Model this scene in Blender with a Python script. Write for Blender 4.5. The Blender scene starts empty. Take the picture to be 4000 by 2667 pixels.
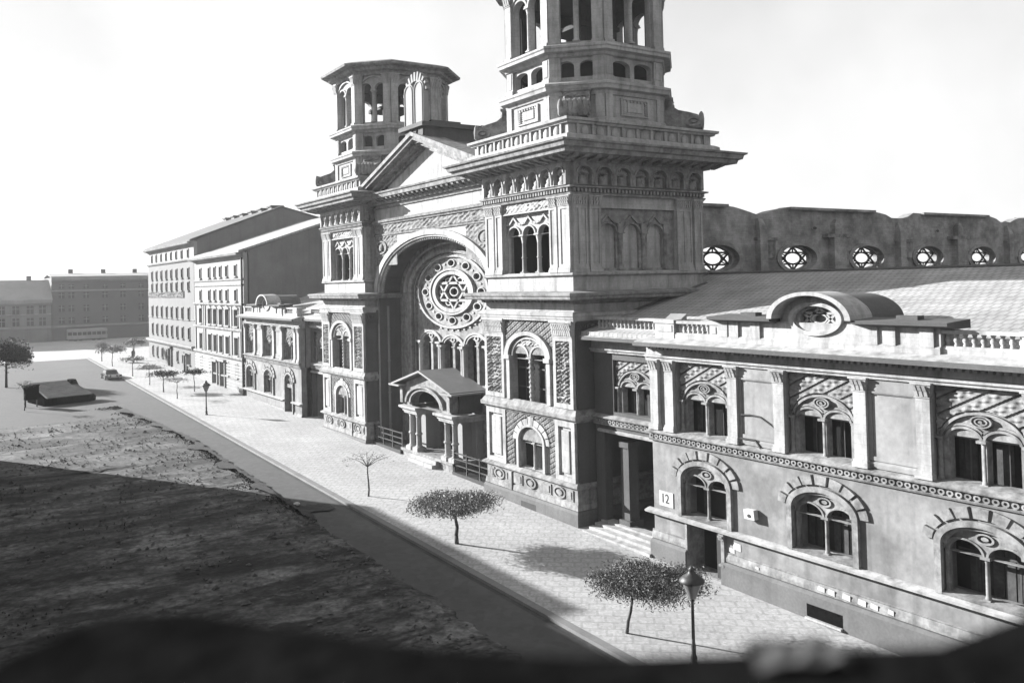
import bpy, bmesh, math, random
from mathutils import Vector, Matrix, noise as mnoise
from mathutils.geometry import tessellate_polygon
random.seed(7)
PI = math.pi
R_ = math.radians
sc = bpy.context.scene
col = sc.collection

# ---------------------------------------------------------------- camera, sky, sun
CAM = Vector((-28.577, -36.916, 13.0))
cd = bpy.data.cameras.new("camera"); cam = bpy.data.objects.new("camera", cd); col.objects.link(cam)
rx = Vector((0.84393721, -0.53596908, -0.02251947)); ry = Vector((0.00660569, -0.03159315, 0.99947898)); rz = Vector((-0.53640129, -0.84364626, -0.02312219))
cam.matrix_world = Matrix(((rx.x, ry.x, rz.x, CAM.x), (rx.y, ry.y, rz.y, CAM.y), (rx.z, ry.z, rz.z, CAM.z), (0, 0, 0, 1)))
cd.sensor_width = 36; cd.lens = 30.76; cd.shift_x = 0.0183; cd.shift_y = -0.0764
cd.clip_start = 0.02; cd.clip_end = 3000
cd.dof.use_dof = True; cd.dof.focus_distance = 55; cd.dof.aperture_fstop = 2.2
sc.camera = cam
SUNDIR = Vector((3.7, -5.83, -2.4)).normalized()
wd = bpy.data.worlds.new("World"); sc.world = wd; wd.use_nodes = True
nt = wd.node_tree; bg = nt.nodes["Background"]
sky = nt.nodes.new("ShaderNodeTexSky"); sky.sky_type = 'NISHITA'; sky.sun_disc = False
sky.sun_elevation = math.asin(-SUNDIR.z); sky.sun_rotation = math.atan2(-SUNDIR.x, -SUNDIR.y)
sky.air_density = 1.0; sky.dust_density = 2.5; sky.ozone_density = 1.0
bw = nt.nodes.new("ShaderNodeRGBToBW"); nt.links.new(sky.outputs[0], bw.inputs[0])
tc = nt.nodes.new("ShaderNodeTexCoord"); ns = nt.nodes.new("ShaderNodeTexNoise"); ns.inputs["Scale"].default_value = 2.4; ns.inputs["Detail"].default_value = 5
nt.links.new(tc.outputs["Generated"], ns.inputs["Vector"])
rm = nt.nodes.new("ShaderNodeMapRange"); rm.inputs[1].default_value = .38; rm.inputs[2].default_value = .62; rm.inputs[3].default_value = .86; rm.inputs[4].default_value = 1.12
nt.links.new(ns.outputs["Fac"], rm.inputs[0])
veil = nt.nodes.new("ShaderNodeMath"); veil.operation = 'MULTIPLY_ADD'; veil.inputs[1].default_value = .16; veil.inputs[2].default_value = 3.75; nt.links.new(bw.outputs[0], veil.inputs[0])   # thin bright overcast veil over the clear sky
mu = nt.nodes.new("ShaderNodeMath"); mu.operation = 'MULTIPLY'; nt.links.new(veil.outputs[0], mu.inputs[0]); nt.links.new(rm.outputs[0], mu.inputs[1])
nt.links.new(mu.outputs[0], bg.inputs["Color"]); bg.inputs["Strength"].default_value = 0.053
sl = bpy.data.lights.new("sun", 'SUN'); sl.energy = 5.0; sl.angle = R_(0.5); sl.color = (1, 1, 1)
so = bpy.data.objects.new("sun", sl); so.rotation_euler = SUNDIR.to_track_quat('-Z', 'Y').to_euler(); col.objects.link(so)
vs = sc.view_settings; vs.view_transform = 'Standard'; vs.look = 'None'; vs.gamma = 1; vs.exposure = 2.0

# ---------------------------------------------------------------- materials (grey tones: the photograph is black and white)
def material(name, base, rough=.85, var=.25, scale=.7, fine=9., bump=.15, streak=0., spec=.3, dark=None, dist=.02):
    base *= .64
    m = bpy.data.materials.new(name); m.use_nodes = True; t = m.node_tree; n = t.nodes; L = t.links
    b = n["Principled BSDF"]; b.inputs["Roughness"].default_value = rough; b.inputs["Specular IOR Level"].default_value = spec
    g = n.new("ShaderNodeNewGeometry")
    n1 = n.new("ShaderNodeTexNoise"); n1.inputs["Scale"].default_value = scale; n1.inputs["Detail"].default_value = 6; n1.inputs["Roughness"].default_value = .62
    L.new(g.outputs["Position"], n1.inputs["Vector"])
    r = n.new("ShaderNodeMapRange"); r.inputs[1].default_value = .3; r.inputs[2].default_value = .7; r.inputs[3].default_value = base*(1-var); r.inputs[4].default_value = base*(1+var)
    L.new(n1.outputs["Fac"], r.inputs[0]); out = r.outputs[0]
    n2 = n.new("ShaderNodeTexNoise"); n2.inputs["Scale"].default_value = fine; n2.inputs["Detail"].default_value = 4
    L.new(g.outputs["Position"], n2.inputs["Vector"])
    r2 = n.new("ShaderNodeMapRange"); r2.inputs[1].default_value = .3; r2.inputs[2].default_value = .7; r2.inputs[3].default_value = 1-var*.5; r2.inputs[4].default_value = 1+var*.4
    L.new(n2.outputs["Fac"], r2.inputs[0])
    mm = n.new("ShaderNodeMath"); mm.operation = 'MULTIPLY'; L.new(out, mm.inputs[0]); L.new(r2.outputs[0], mm.inputs[1]); out = mm.outputs[0]
    if streak:
        mp = n.new("ShaderNodeMapping"); mp.inputs["Scale"].default_value = (2.2, 2.2, .16); L.new(g.outputs["Position"], mp.inputs["Vector"])
        n3 = n.new("ShaderNodeTexNoise"); n3.inputs["Scale"].default_value = 1.1; n3.inputs["Detail"].default_value = 5; L.new(mp.outputs[0], n3.inputs["Vector"])
        r3 = n.new("ShaderNodeMapRange"); r3.inputs[1].default_value = .5; r3.inputs[2].default_value = .78; r3.inputs[3].default_value = 1; r3.inputs[4].default_value = 1-streak
        L.new(n3.outputs["Fac"], r3.inputs[0]); m3 = n.new("ShaderNodeMath"); m3.operation = 'MULTIPLY'; L.new(out, m3.inputs[0]); L.new(r3.outputs[0], m3.inputs[1]); out = m3.outputs[0]
    L.new(out, b.inputs["Base Color"])
    if bump:
        bp = n.new("ShaderNodeBump"); bp.inputs["Strength"].default_value = bump; bp.inputs["Distance"].default_value = dist
        L.new(n2.outputs["Fac"], bp.inputs["Height"]); L.new(bp.outputs[0], b.inputs["Normal"])
    m["out"] = "x"
    return m
def tail(m):
    t = m.node_tree; b = t.nodes["Principled BSDF"]; return t, b, b.inputs["Base Color"].links[0].from_socket
def mul_tex(m, sock_builder):
    """multiply the base colour by another pattern"""
    t, b, s = tail(m); mm = t.nodes.new("ShaderNodeMath"); mm.operation = 'MULTIPLY'
    t.links.new(s, mm.inputs[0]); t.links.new(sock_builder(t), mm.inputs[1]); t.links.new(mm.outputs[0], b.inputs["Base Color"])
def pattern(kind, lo, hi, **k):
    def f(t):
        n = t.nodes; L = t.links; g = n.new("ShaderNodeNewGeometry"); mp = n.new("ShaderNodeMapping")
        mp.inputs["Scale"].default_value = k.get('scale', (1, 1, 1)); mp.inputs["Rotation"].default_value = k.get('rot', (0, 0, 0)); L.new(g.outputs["Position"], mp.inputs["Vector"])
        if kind == 'ashlar':
            sp = n.new("ShaderNodeSeparateXYZ"); L.new(g.outputs["Position"], sp.inputs[0]); ad = n.new("ShaderNodeMath"); ad.operation = 'ADD'; L.new(sp.outputs[0], ad.inputs[0]); L.new(sp.outputs[1], ad.inputs[1])
            cb_ = n.new("ShaderNodeCombineXYZ"); L.new(ad.outputs[0], cb_.inputs[0]); L.new(sp.outputs[2], cb_.inputs[1])
            x = n.new("ShaderNodeTexBrick"); x.inputs["Color1"].default_value = (1, 1, 1, 1); x.inputs["Color2"].default_value = (k.get('c2', .75),)*3+(1,); x.inputs["Mortar"].default_value = (k.get('mortar', .3),)*3+(1,)
            x.inputs["Scale"].default_value = 1; x.inputs["Mortar Size"].default_value = k.get('ms', .012); x.inputs["Brick Width"].default_value = k.get('bw', 1.2); x.inputs["Row Height"].default_value = k.get('rh', .38)
            L.new(cb_.outputs[0], x.inputs["Vector"]); o = x.outputs["Color"]
        elif kind == 'brick':
            x = n.new("ShaderNodeTexBrick"); x.inputs["Color1"].default_value = (1, 1, 1, 1); x.inputs["Color2"].default_value = (.8, .8, .8, 1); x.inputs["Mortar"].default_value = (k.get('mortar', .5),)*3+(1,)
            x.inputs["Scale"].default_value = k.get('s', 1); x.inputs["Mortar Size"].default_value = k.get('ms', .02); x.inputs["Brick Width"].default_value = k.get('bw', .5); x.inputs["Row Height"].default_value = k.get('rh', .25)
            L.new(mp.outputs[0], x.inputs["Vector"]); o = x.outputs["Color"]
        elif kind == 'voronoi':
            x = n.new("ShaderNodeTexVoronoi"); x.inputs["Scale"].default_value = k.get('s', 8); L.new(mp.outputs[0], x.inputs["Vector"]); o = x.outputs["Color"]
        elif kind == 'wave':
            x = n.new("ShaderNodeTexWave"); x.bands_direction = k.get('dir', 'X'); x.wave_profile = k.get('prof', 'SAW'); x.inputs["Scale"].default_value = k.get('s', 1); x.inputs["Distortion"].default_value = k.get('dist', .3)
            L.new(mp.outputs[0], x.inputs["Vector"]); o = x.outputs["Fac"]
        else:
            x = n.new("ShaderNodeTexNoise"); x.inputs["Scale"].default_value = k.get('s', 1); x.inputs["Detail"].default_value = k.get('det', 6); x.inputs["Roughness"].default_value = .65; L.new(mp.outputs[0], x.inputs["Vector"]); o = x.outputs["Fac"]
        b = n.new("ShaderNodeRGBToBW"); L.new(o, b.inputs[0]); r = n.new("ShaderNodeMapRange")
        r.inputs[1].default_value = k.get('a', 0); r.inputs[2].default_value = k.get('b', 1); r.inputs[3].default_value = lo; r.inputs[4].default_value = hi; L.new(b.outputs[0], r.inputs[0]); return r.outputs[0]
    return f
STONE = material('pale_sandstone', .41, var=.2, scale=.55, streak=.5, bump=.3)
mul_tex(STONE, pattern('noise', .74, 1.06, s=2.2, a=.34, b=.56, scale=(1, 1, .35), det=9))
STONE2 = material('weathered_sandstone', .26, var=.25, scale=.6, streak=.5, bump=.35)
mul_tex(STONE, pattern('ashlar', .78, 1.04, bw=1.15, rh=.36))
mul_tex(STONE2, pattern('noise', .6, 1.12, s=2.4, a=.34, b=.58, det=9))
CARVED = material('carved_stone', .2, var=.25, scale=1.2, bump=.3)
mul_tex(CARVED, pattern('noise', .5, 1.2, s=2.5, a=.36, b=.58, det=8))
DARKST = material('dark_shade_stone', .085, var=.25, scale=.6, streak=.3, bump=.2)  # dark stone; on tower sides, link bay and portal reveal it paints shade
INSHADE = material('dark_interior_shade', .05, var=.3)  # dark tone stands in for shade inside towers, belfry and vents
PLASTER = material('stained_plaster', .31, var=.16, scale=.5, fine=5, streak=.3, bump=.2)
mul_tex(PLASTER, pattern('noise', .82, 1.05, s=1.6, a=.34, b=.6, det=10))
mul_tex(PLASTER, pattern('noise', .8, 1.06, s=.35, a=.38, b=.6, det=3))
PLINTH = material('plinth_stone', .13, var=.25, scale=.5, streak=.2, bump=.2)
BRICK = material('dark_brick', .3, var=.2, scale=.4, streak=.15)
mul_tex(BRICK, pattern('ashlar', .5, 1.1, bw=.5, rh=.14, ms=.02, mortar=.7, c2=.6))
mul_tex(BRICK, pattern('noise', .65, 1.2, s=.8, a=.36, b=.6, det=8))
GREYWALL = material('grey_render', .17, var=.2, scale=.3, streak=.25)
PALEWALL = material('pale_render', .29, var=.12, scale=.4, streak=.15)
ROOF = material('slate_roof', .36, var=.25, scale=.6, bump=.2)
mul_tex(ROOF, pattern('brick', .55, 1.1, rot=(0, 0, R_(90)), s=1.0, bw=.36, rh=.5, ms=.05, mortar=.3))
ROOFD = material('dark_roof', .09, var=.25, scale=.4)
METAL = material('sheet_metal', .24, rough=.55, var=.15, scale=.8, bump=.05)
IRON = material('dark_iron', .035, rough=.5, var=.2, bump=.05)
LAMPGLASS = material('dusty_lamp_glass', .2, rough=.25, var=.05, bump=0, spec=.6)
GLASS = material('dark_window_glass', .014, rough=.3, var=.4, scale=.5, bump=.03, spec=.22)
FRAME = material('window_frame_paint', .07, rough=.6, var=.15)
PAPER = material('white_paper', .5, var=.1, scale=3, bump=.05)
INK = material('black_ink', .04, var=.1)
PAVE = material('mosaic_pavement', .48, var=.10, scale=.22, fine=3.5, bump=.25, streak=0)
mul_tex(PAVE, pattern('voronoi', .74, 1.1, s=9, scale=(1, 1, 1)))
mul_tex(PAVE, pattern('brick', .74, 1.02, rot=(0, 0, R_(38)), s=1.0, bw=.62, rh=.62, ms=.05, mortar=.3))
mul_tex(PAVE, pattern('noise', .9, 1.03, s=.3, a=.36, b=.6, det=6))
KERB = material('kerb_granite', .2, var=.15, scale=1, bump=.15)
ASPH = material('road_setts', .088, var=.12, scale=.25, fine=6, bump=.2)
mul_tex(ASPH, pattern('voronoi', .8, 1.1, s=3.2))
EARTH = material('trampled_earth', .078, var=.4, scale=.16, fine=5, bump=.5, dist=.05)
mul_tex(EARTH, pattern('noise', .3, 1.7, s=.28, a=.38, b=.62, scale=(.8, 1.2, 1), det=10))
mul_tex(EARTH, pattern('noise', 1.1, .3, s=.3, a=.49, b=.55, scale=(.5, 1.5, 1), det=8))
mul_tex(EARTH, pattern('noise', .4, 1.5, s=2.6, a=.36, b=.62, det=10))
mul_tex(EARTH, pattern('voronoi', .7, 1.2, s=6))
GRASS = material('dry_weeds', .04, var=.4, scale=2, bump=0)
LEAF2 = material('dense_acacia_leaves', .09, rough=.6, var=.4, scale=3, bump=0)
LEAF = material('acacia_leaves', .2, rough=.6, var=.35, scale=3, bump=0)
DLEAF = material('dark_foliage', .02, rough=.7, var=.4, scale=2, bump=0)
BARK = material('bark', .09, var=.3, scale=4, bump=.3)
CARP = material('black_car_paint', .03, rough=.25, var=.1, bump=0, spec=.6)
RUBBER = material('tyre_rubber', .025, rough=.9, bump=0)
TARP = material('weathered_boards', .13, var=.35, scale=1.2, streak=.3, bump=.2)
LEDGE = material('near_black', .009, rough=1, var=.5, scale=6, fine=40, bump=.4, spec=0)
DRAPE = material('dusty_drapery', .06, var=.5, scale=2, streak=.4, bump=0)
RUBBLE = material('pale_rubble', .11, var=.5, scale=3, bump=0)
TURF0 = material('gutter_dirt', .05, var=.5, scale=.8)
PLASTER2 = material('dirty_plaster', .23, var=.18, scale=.5, fine=5, streak=.3, bump=.2)
mul_tex(PLASTER2, pattern('noise', .78, 1.08, s=1.6, a=.34, b=.6, det=10))
mul_tex(PLASTER2, pattern('noise', .72, 1.1, s=.35, a=.38, b=.6, det=3))
CHROME = material('dull_chrome', .6, rough=.2, var=.05, bump=0, spec=.8)

# ---------------------------------------------------------------- mesh helpers
MIRY = 36.1
def arc(uc, wc, a, b, t0=0., t1=PI, n=24):
    return [(uc+a*math.cos(t0+(t1-t0)*i/n), wc+b*math.sin(t0+(t1-t0)*i/n)) for i in range(n+1)]
def archpoly(u0, u1, w0, ws, b, n=20):
    uc = (u0+u1)/2; a = (u1-u0)/2
    return [(u0, w0), (u1, w0)]+arc(uc, ws, a, b, 0, PI, n)
class MB:
    """collects pieces; local (u, d, w): along the face, outward, up"""
    def __init__(s, O=(0, 0, 0), U=(0, 1, 0), D=(-1, 0, 0), mir=False):
        s.O = Vector(O); s.U = Vector(U); s.D = Vector(D); s.mir = mir; s.v = []; s.f = []; s.m = []; s.k = 0; s.smooth = []; s.sm = False
    def at(s, u, d, w):
        p = s.O+s.U*u+s.D*d; return (p.x, p.y, p.z+w)
    def raw(s, verts, faces):
        o = len(s.v); s.v += verts
        for f in faces: s.f.append([o+i for i in f]); s.m.append(s.k); s.smooth.append(s.sm)
    def add(s, pts, faces): s.raw([s.at(*p) for p in pts], faces)
    def box(s, u0, u1, d0, d1, w0, w1):
        s.add([(u0, d0, w0), (u1, d0, w0), (u1, d1, w0), (u0, d1, w0), (u0, d0, w1), (u1, d0, w1), (u1, d1, w1), (u0, d1, w1)],
              [(0, 1, 2, 3), (4, 5, 6, 7), (0, 1, 5, 4), (1, 2, 6, 5), (2, 3, 7, 6), (3, 0, 4, 7)])
    def taper(s, u0, u1, d0, d1, w0, U0, U1, D0, D1, w1):
        s.add([(u0, d0, w0), (u1, d0, w0), (u1, d1, w0), (u0, d1, w0), (U0, D0, w1), (U1, D0, w1), (U1, D1, w1), (U0, D1, w1)],
              [(0, 1, 2, 3), (4, 5, 6, 7), (0, 1, 5, 4), (1, 2, 6, 5), (2, 3, 7, 6), (3, 0, 4, 7)])
    def prism(s, poly, d0, d1):
        n = len(poly); s.add([(u, d0, w) for u, w in poly]+[(u, d1, w) for u, w in poly], [tuple(range(n)), tuple(range(n, 2*n))]+[(i, (i+1) % n, n+(i+1) % n, n+i) for i in range(n)])
    def plate(s, poly, holes, d0, d1):
        loops = [poly]+holes; flat = [p for l in loops for p in l]
        tris = tessellate_polygon([[Vector((u, w, 0)) for u, w in l] for l in loops]); N = len(flat)
        F = [tuple(t) for t in tris]+[tuple(N+i for i in t) for t in tris]; o = 0
        for l in loops:
            n = len(l); F += [(o+i, o+(i+1) % n, N+o+(i+1) % n, N+o+i) for i in range(n)]; o += n
        s.add([(u, d0, w) for u, w in flat]+[(u, d1, w) for u, w in flat], F)
    def mould(s, prof, u0, u1):
        n = len(prof); s.add([(u0, d, w) for d, w in prof]+[(u1, d, w) for d, w in prof], [tuple(range(n)), tuple(range(n, 2*n))]+[(i, (i+1) % n, n+(i+1) % n, n+i) for i in range(n)])
    def band(s, uc, wc, a0, b0, a1, b1, d0, d1, t0=0., t1=PI, n=28):
        full = abs(t1-t0-2*PI) < 1e-6; P = []; 
        for i in range(n+1):
            t = t0+(t1-t0)*i/n; c, q = math.cos(t), math.sin(t)
            P += [(uc+a0*c, d0, wc+b0*q), (uc+a1*c, d0, wc+b1*q), (uc+a1*c, d1, wc+b1*q), (uc+a0*c, d1, wc+b0*q)]
        F = []
        for i in range(n):
            for k in range(4): F.append((4*i+k, 4*i+(k+1) % 4, 4*i+4+(k+1) % 4, 4*i+4+k))
        if not full: F += [(0, 1, 2, 3), (4*n, 4*n+1, 4*n+2, 4*n+3)]
        s.add(P, F)
    def disc(s, uc, wc, a, b, d0, d1, n=28): s.prism([(uc+a*math.cos(2*PI*i/n), wc+b*math.sin(2*PI*i/n)) for i in range(n)], d0, d1)
    def bar(s, p, q, r, d0, d1):
        """flat bar between two (u,w) points"""
        dx, dy = q[0]-p[0], q[1]-p[1]; l = math.hypot(dx, dy) or 1; nx, ny = -dy/l*r, dx/l*r
        s.prism([(p[0]+nx, p[1]+ny), (q[0]+nx, q[1]+ny), (q[0]-nx, q[1]-ny), (p[0]-nx, p[1]-ny)], d0, d1)
    def lathe(s, u, d, prof, n=12, su=1., sd=1.):
        sm = s.sm; s.sm = True; P = []; F = []
        for r, w in prof:
            for i in range(n): t = 2*PI*i/n; P.append((u+r*su*math.cos(t), d+r*sd*math.sin(t), w))
        for j in range(len(prof)-1):
            for i in range(n): F.append((j*n+i, j*n+(i+1) % n, (j+1)*n+(i+1) % n, (j+1)*n+i))
        s.add(P, F); s.sm = sm; s.add(P[:n], [tuple(range(n))]); s.add(P[-n:], [tuple(range(n))])
    def column(s, u, d, w0, w1, r, cap=.22, n=12):
        s.box(u-r*1.5, u+r*1.5, d-r*1.5, d+r*1.5, w0, w0+.07)
        s.lathe(u, d, [(r*1.35, w0+.07), (r*1.3, w0+.12), (r*1.05, w0+.16), (r, w0+.22), (r*.9, w1-cap), (r*1.1, w1-cap+.03), (r*.95, w1-cap+.06), (r*1.5, w1-.06)], n)
        s.box(u-r*1.8, u+r*1.8, d-r*1.8, d+r*1.8, w1-.06, w1)
    def relief(s, u0, u1, w0, w1, d, amp, fn, nu, nw):
        P = []; F = []
        for j in range(nw+1):
            for i in range(nu+1):
                a, b = i/nu, j/nw; e = 0 if i in (0, nu) or j in (0, nw) else 1
                P.append((u0+(u1-u0)*a, d+amp*e*fn(u0+(u1-u0)*a, w0+(w1-w0)*b), w0+(w1-w0)*b))
        for j in range(nw):
            for i in range(nu): k = j*(nu+1)+i; F.append((k, k+1, k+nu+2, k+nu+1))
        s.add(P, F)
    def capital(s, u0, u1, d0, d1, w0, w1, p=.14):
        """carved leaf capital on a pilaster"""
        h = w1-w0; s.taper(u0, u1, d0, d1, w0, u0-p*.6, u1+p*.6, d0, d1+p*.6, w1-.12*h)
        s.box(u0-p, u1+p, d0, d1+p, w1-.12*h, w1); s.box(u0-.03, u1+.03, d0, d1+.04, w0, w0+.07*h)
        n = max(3, int((u1-u0)/.16))
        for r in range(2):
            for i in range(n):
                u = u0+(u1-u0)*(i+.5*(1 if r == 0 else .55))/n; a = (u1-u0)/n*.38; wa = w0+h*(.1+.36*r); e = p*(.35+.5*r)
                s.taper(u-a, u+a, d1-.02, d1+.05+e*.3, wa, u-a*.8, u+a*.8, d1+.02, d1+.07+e, wa+h*.34)
    def loop(s, plan, prof, closed=True):
        """moulding profile [(out, z)] swept round a counter-clockwise plan with mitred corners (world x, y)"""
        n = len(plan); P = []; m = len(prof)
        for i in range(n):
            p = Vector(plan[i]); a = Vector(plan[i-1]) if (closed or i > 0) else None; b = Vector(plan[(i+1) % n]) if (closed or i < n-1) else None
            def nrm(q, r): e = (r-q).normalized(); return Vector((e.y, -e.x))
            if a is None: mv = nrm(p, b)
            elif b is None: mv = nrm(a, p)
            else:
                n1, n2 = nrm(a, p), nrm(p, b); mv = (n1+n2)/(1+n1.dot(n2))
            for o, z in prof: P.append((p.x+mv.x*o, p.y+mv.y*o, z))
        F = []
        for i in range(n if closed else n-1):
            j = (i+1) % n
            for k in range(m): F.append((i*m+k, i*m+(k+1) % m, j*m+(k+1) % m, j*m+k))
        if not closed: F += [tuple(range(m)), tuple(range((n-1)*m, n*m))]
        s.raw(P, F)
    def flat(s, plan, z0, z1):
        n = len(plan); s.raw([(x, y, z0) for x, y in plan]+[(x, y, z1) for x, y in plan], [tuple(range(n)), tuple(range(n, 2*n))]+[(i, (i+1) % n, n+(i+1) % n, n+i) for i in range(n)])
    def build(s, name, mats, parent=None, loc=None):
        if not isinstance(mats, (list, tuple)): mats = [mats]
        off = Vector((0, 0, 0)); p = parent
        while p is not None: off += p.location; p = p.parent
        me = bpy.data.meshes.new(name); V = [(x, MIRY-y if s.mir else y, z) for x, y, z in s.v]
        if loc: off = off+Vector(loc)
        me.from_pydata([Vector(q)-off for q in V], [], s.f)
        for m in mats: me.materials.append(m)
        for pl, k, sm in zip(me.polygons, s.m, s.smooth): pl.material_index = k; pl.use_smooth = sm
        bm = bmesh.new(); bm.from_mesh(me); bmesh.ops.recalc_face_normals(bm, faces=bm.faces); bm.to_mesh(me); bm.free()
        o = bpy.data.objects.new(name, me); col.objects.link(o)
        if loc: o.location = loc
        if parent: o.parent = parent
        return o
def thing(name, loc, label, cat, group=None):
    o = bpy.data.objects.new(name, None); o.empty_display_size = .3; o.location = loc; col.objects.link(o); return tag(o, label, cat, group)
def emit(b, q):
    o0 = len(b.v); b.v += q.v; b.f += [[k+o0 for k in f] for f in q.f]; b.m += q.m; b.smooth += q.smooth
def tag(o, label, cat, group=None):
    o['label'] = label; o['category'] = cat
    if group: o['group'] = group
    return o
def struct(o): o['kind'] = 'structure'; return o
def copy_tree(o, parent=None):
    c = o.copy(); col.objects.link(c); c.parent = parent
    for ch in list(o.children): copy_tree(ch, c)
    return c
def zg(y): return .0208*y
FRONT = dict(O=(0, 0, 0), U=(0, 1, 0), D=(-1, 0, 0))
SIDE = dict(O=(0, 0, 0), U=(1, 0, 0), D=(0, -1, 0))
def fr(x): return dict(O=(x, 0, 0), U=(0, 1, 0), D=(-1, 0, 0))
def sd(y): return dict(O=(0, y, 0), U=(1, 0, 0), D=(0, -1, 0))
def sd2(y): return dict(O=(0, y, 0), U=(1, 0, 0), D=(0, 1, 0))
# carved ornament height functions
def arab(ku, kw, ph=0.):
    def f(u, w):
        a = math.sin(ku*u+1.7*math.sin(kw*w+ph)); b = math.sin(kw*w*1.0+1.5*math.sin(ku*u*.8+1)); c = math.sin(ku*2.1*u)*math.sin(kw*2.3*w)
        return max(0., min(1., .45+.55*a*b+.35*c))
    return f
def lattice(p, q, wd):
    def f(u, w):
        def tri(x): return abs((x % 1.)-.5)*2
        a = u/p+w/q; b = u/p-w/q
        g = 1. if (tri(a) > 1-wd) else 0.
        k = max(0, 1-9*(((a % 1.)-.5)**2+((b*1. % 1.)-.5)**2)*1.2)
        return max(0, .9*(0 if tri(a) > 1-wd else .55+.45*k*(.5+.5*math.sin(7*b))))
    return f
def guil(p):
    def f(u, w): return .5+.5*math.sin(2*PI*u/p)
    return f

def stripes(p, q, sg=1):
    def f(u, w):
        a = w/q-sg*u/p; c = w/q+sg*u/p; g = a % 1.
        if g < .16: return 0.
        k = (g-.58)**2*9+((c*1.5 % 1.)-.5)**2*3.2
        return .62+.38*math.exp(-k*5)-.35*math.exp(-((((c*1.5+.5) % 1.)-.5)**2*10+(g-.58)**2*16)*3)
    return f

# ================================================================ SETTING: ground, road, pavement
def sheet(name, pts, m, dz=0., nx=1, ny=1):
    b = MB(); b.raw([(x, y, zg(y)+dz) for x, y in pts], [tuple(range(len(pts)))]); return struct(b.build(name, m))
def strip(name, x0, x1, y0, y1, m, dz, thick=0.):
    b = MB(); n = 12; P = []; F = []
    for i in range(n+1):
        y = y0+(y1-y0)*i/n; P += [(x0, y, zg(y)+dz), (x1, y, zg(y)+dz)]
        if thick: P += [(x1, y, zg(y)+dz-thick), (x0, y, zg(y)+dz-thick)]
    k = 4 if thick else 2
    for i in range(n):
        for j in range(k if thick else 1): F.append((k*i+j, k*i+(j+1) % k, k*i+k+(j+1) % k, k*i+k+j))
    if thick: F += [(0, 1, 2, 3), tuple(k*n+q for q in range(4))]
    b.raw(P, F); return struct(b.build(name, m))
b = MB(); b.raw([(-900, -400, zg(-400)-.3), (900, -400, zg(-400)-.3), (900, 1500, zg(1500)-.3), (-900, 1500, zg(1500)-.3)], [(0, 1, 2, 3)]); struct(b.build('ground', EARTH))
strip('road', -40, -8.42, -75, 117, ASPH, -.05)
strip('pavement', -8.05, 14, -75, 117.0, PAVE, .07, .3)
strip('kerb', -8.42, -8.05, -75, 117.0, KERB, .085, .3)
strip('gutter', -8.66, -8.42, -75, 117.0, TURF0, -.046)
strip('cross_street', -160, 14, 117, 161, PAVE, -.03)
# rough square: displaced sheet with a ragged edge towards the road
b = MB(); nx, ny = 130, 520; P = []; F = []
for j in range(ny+1):
    y = -75+128*j/ny
    edge = -11.1+.35*mnoise.noise(Vector((0, y*.35, 3)))+.25*mnoise.noise(Vector((4, y*1.3, 3)))-(max(0, y-38)*.09 if y > 38 else 0)
    for i in range(nx+1):
        x = edge-(1-(1-i/nx)**1)*0-38*(i/nx)**1.25
        h = .11*min(1., (edge-x)/.6)*(1 if y < 52 else .2)+.04*mnoise.noise(Vector((x*.4, y*.4, 0)))+.022*mnoise.noise(Vector((x*1.9, y*1.9, 1)))+.016*mnoise.noise(Vector((x*4.1, y*4.1, 2)))
        for c in (20.2, 29.5, 41.0): h -= .1*math.exp(-((y-c-.9*mnoise.noise(Vector((x*.2, c, 0))))/.3)**2)*(.6+mnoise.noise(Vector((x*.5, c, 4))))
        P.append((x, y, zg(y)-.06+h))
for j in range(ny):
    for i in range(nx): k = j*(nx+1)+i; F.append((k, k+1, k+nx+2, k+nx+1))
b.sm = True; b.raw(P, F); struct(b.build('square', EARTH))
# dark strips along the furrows across the square and the torn turf edge along the road
TURF = material('dark_turf', .03, var=.5, scale=1.5, fine=8, bump=.6, dist=.05)
def ragged(name, f0, f1, n, dz, m):
    b = MB(); P = []
    for i in range(n+1): (x0_, y0_), (x1_, y1_) = f0(i/n), f1(i/n); P += [(x0_, y0_, zg(y0_)+dz), (x1_, y1_, zg(y1_)+dz)]
    b.raw(P, [(2*i, 2*i+1, 2*i+3, 2*i+2) for i in range(n)]); return struct(b.build(name, m))
N_ = lambda a, c: mnoise.noise(Vector((a, c, 3.3)))
for c in (20.2, 29.5, 41.0):
    yc = lambda t, c=c: c+.9*N_((-12.-24*t)*.2, c)-.3*t
    ragged('furrow', lambda t: (-12.0-24*t, yc(t)-.03-.16*max(0, N_(t*30, c))), lambda t: (-12.0-24*t, yc(t)+.03+.22*max(0, N_(t*25, c+5))), 120, .1, TURF)
ed = lambda y: -11.0-(max(0, y-38)*.09)
ragged('turf_edge', lambda t: (ed(9.5+48*t)+.25*N_(t*60, 1)+.15*N_(t*190, 2), 9.5+48*t), lambda t: (ed(9.5+48*t)-.25-1.7*max(0, N_(t*17, 4)+.15)**1.2-.3*abs(N_(t*80, 6)), 9.5+48*t+.2*N_(t*120, 8)), 400, .12, TURF)
ragged('turf_patch', lambda t: (-11.3+2.0*t+.1*N_(t*9, 1), 11.2-.5*t+.3*N_(t*12, 2)), lambda t: (-11.5+2.3*t, 13.1-.9*t+.3*N_(t*11, 4)), 30, .03, TURF)
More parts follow.
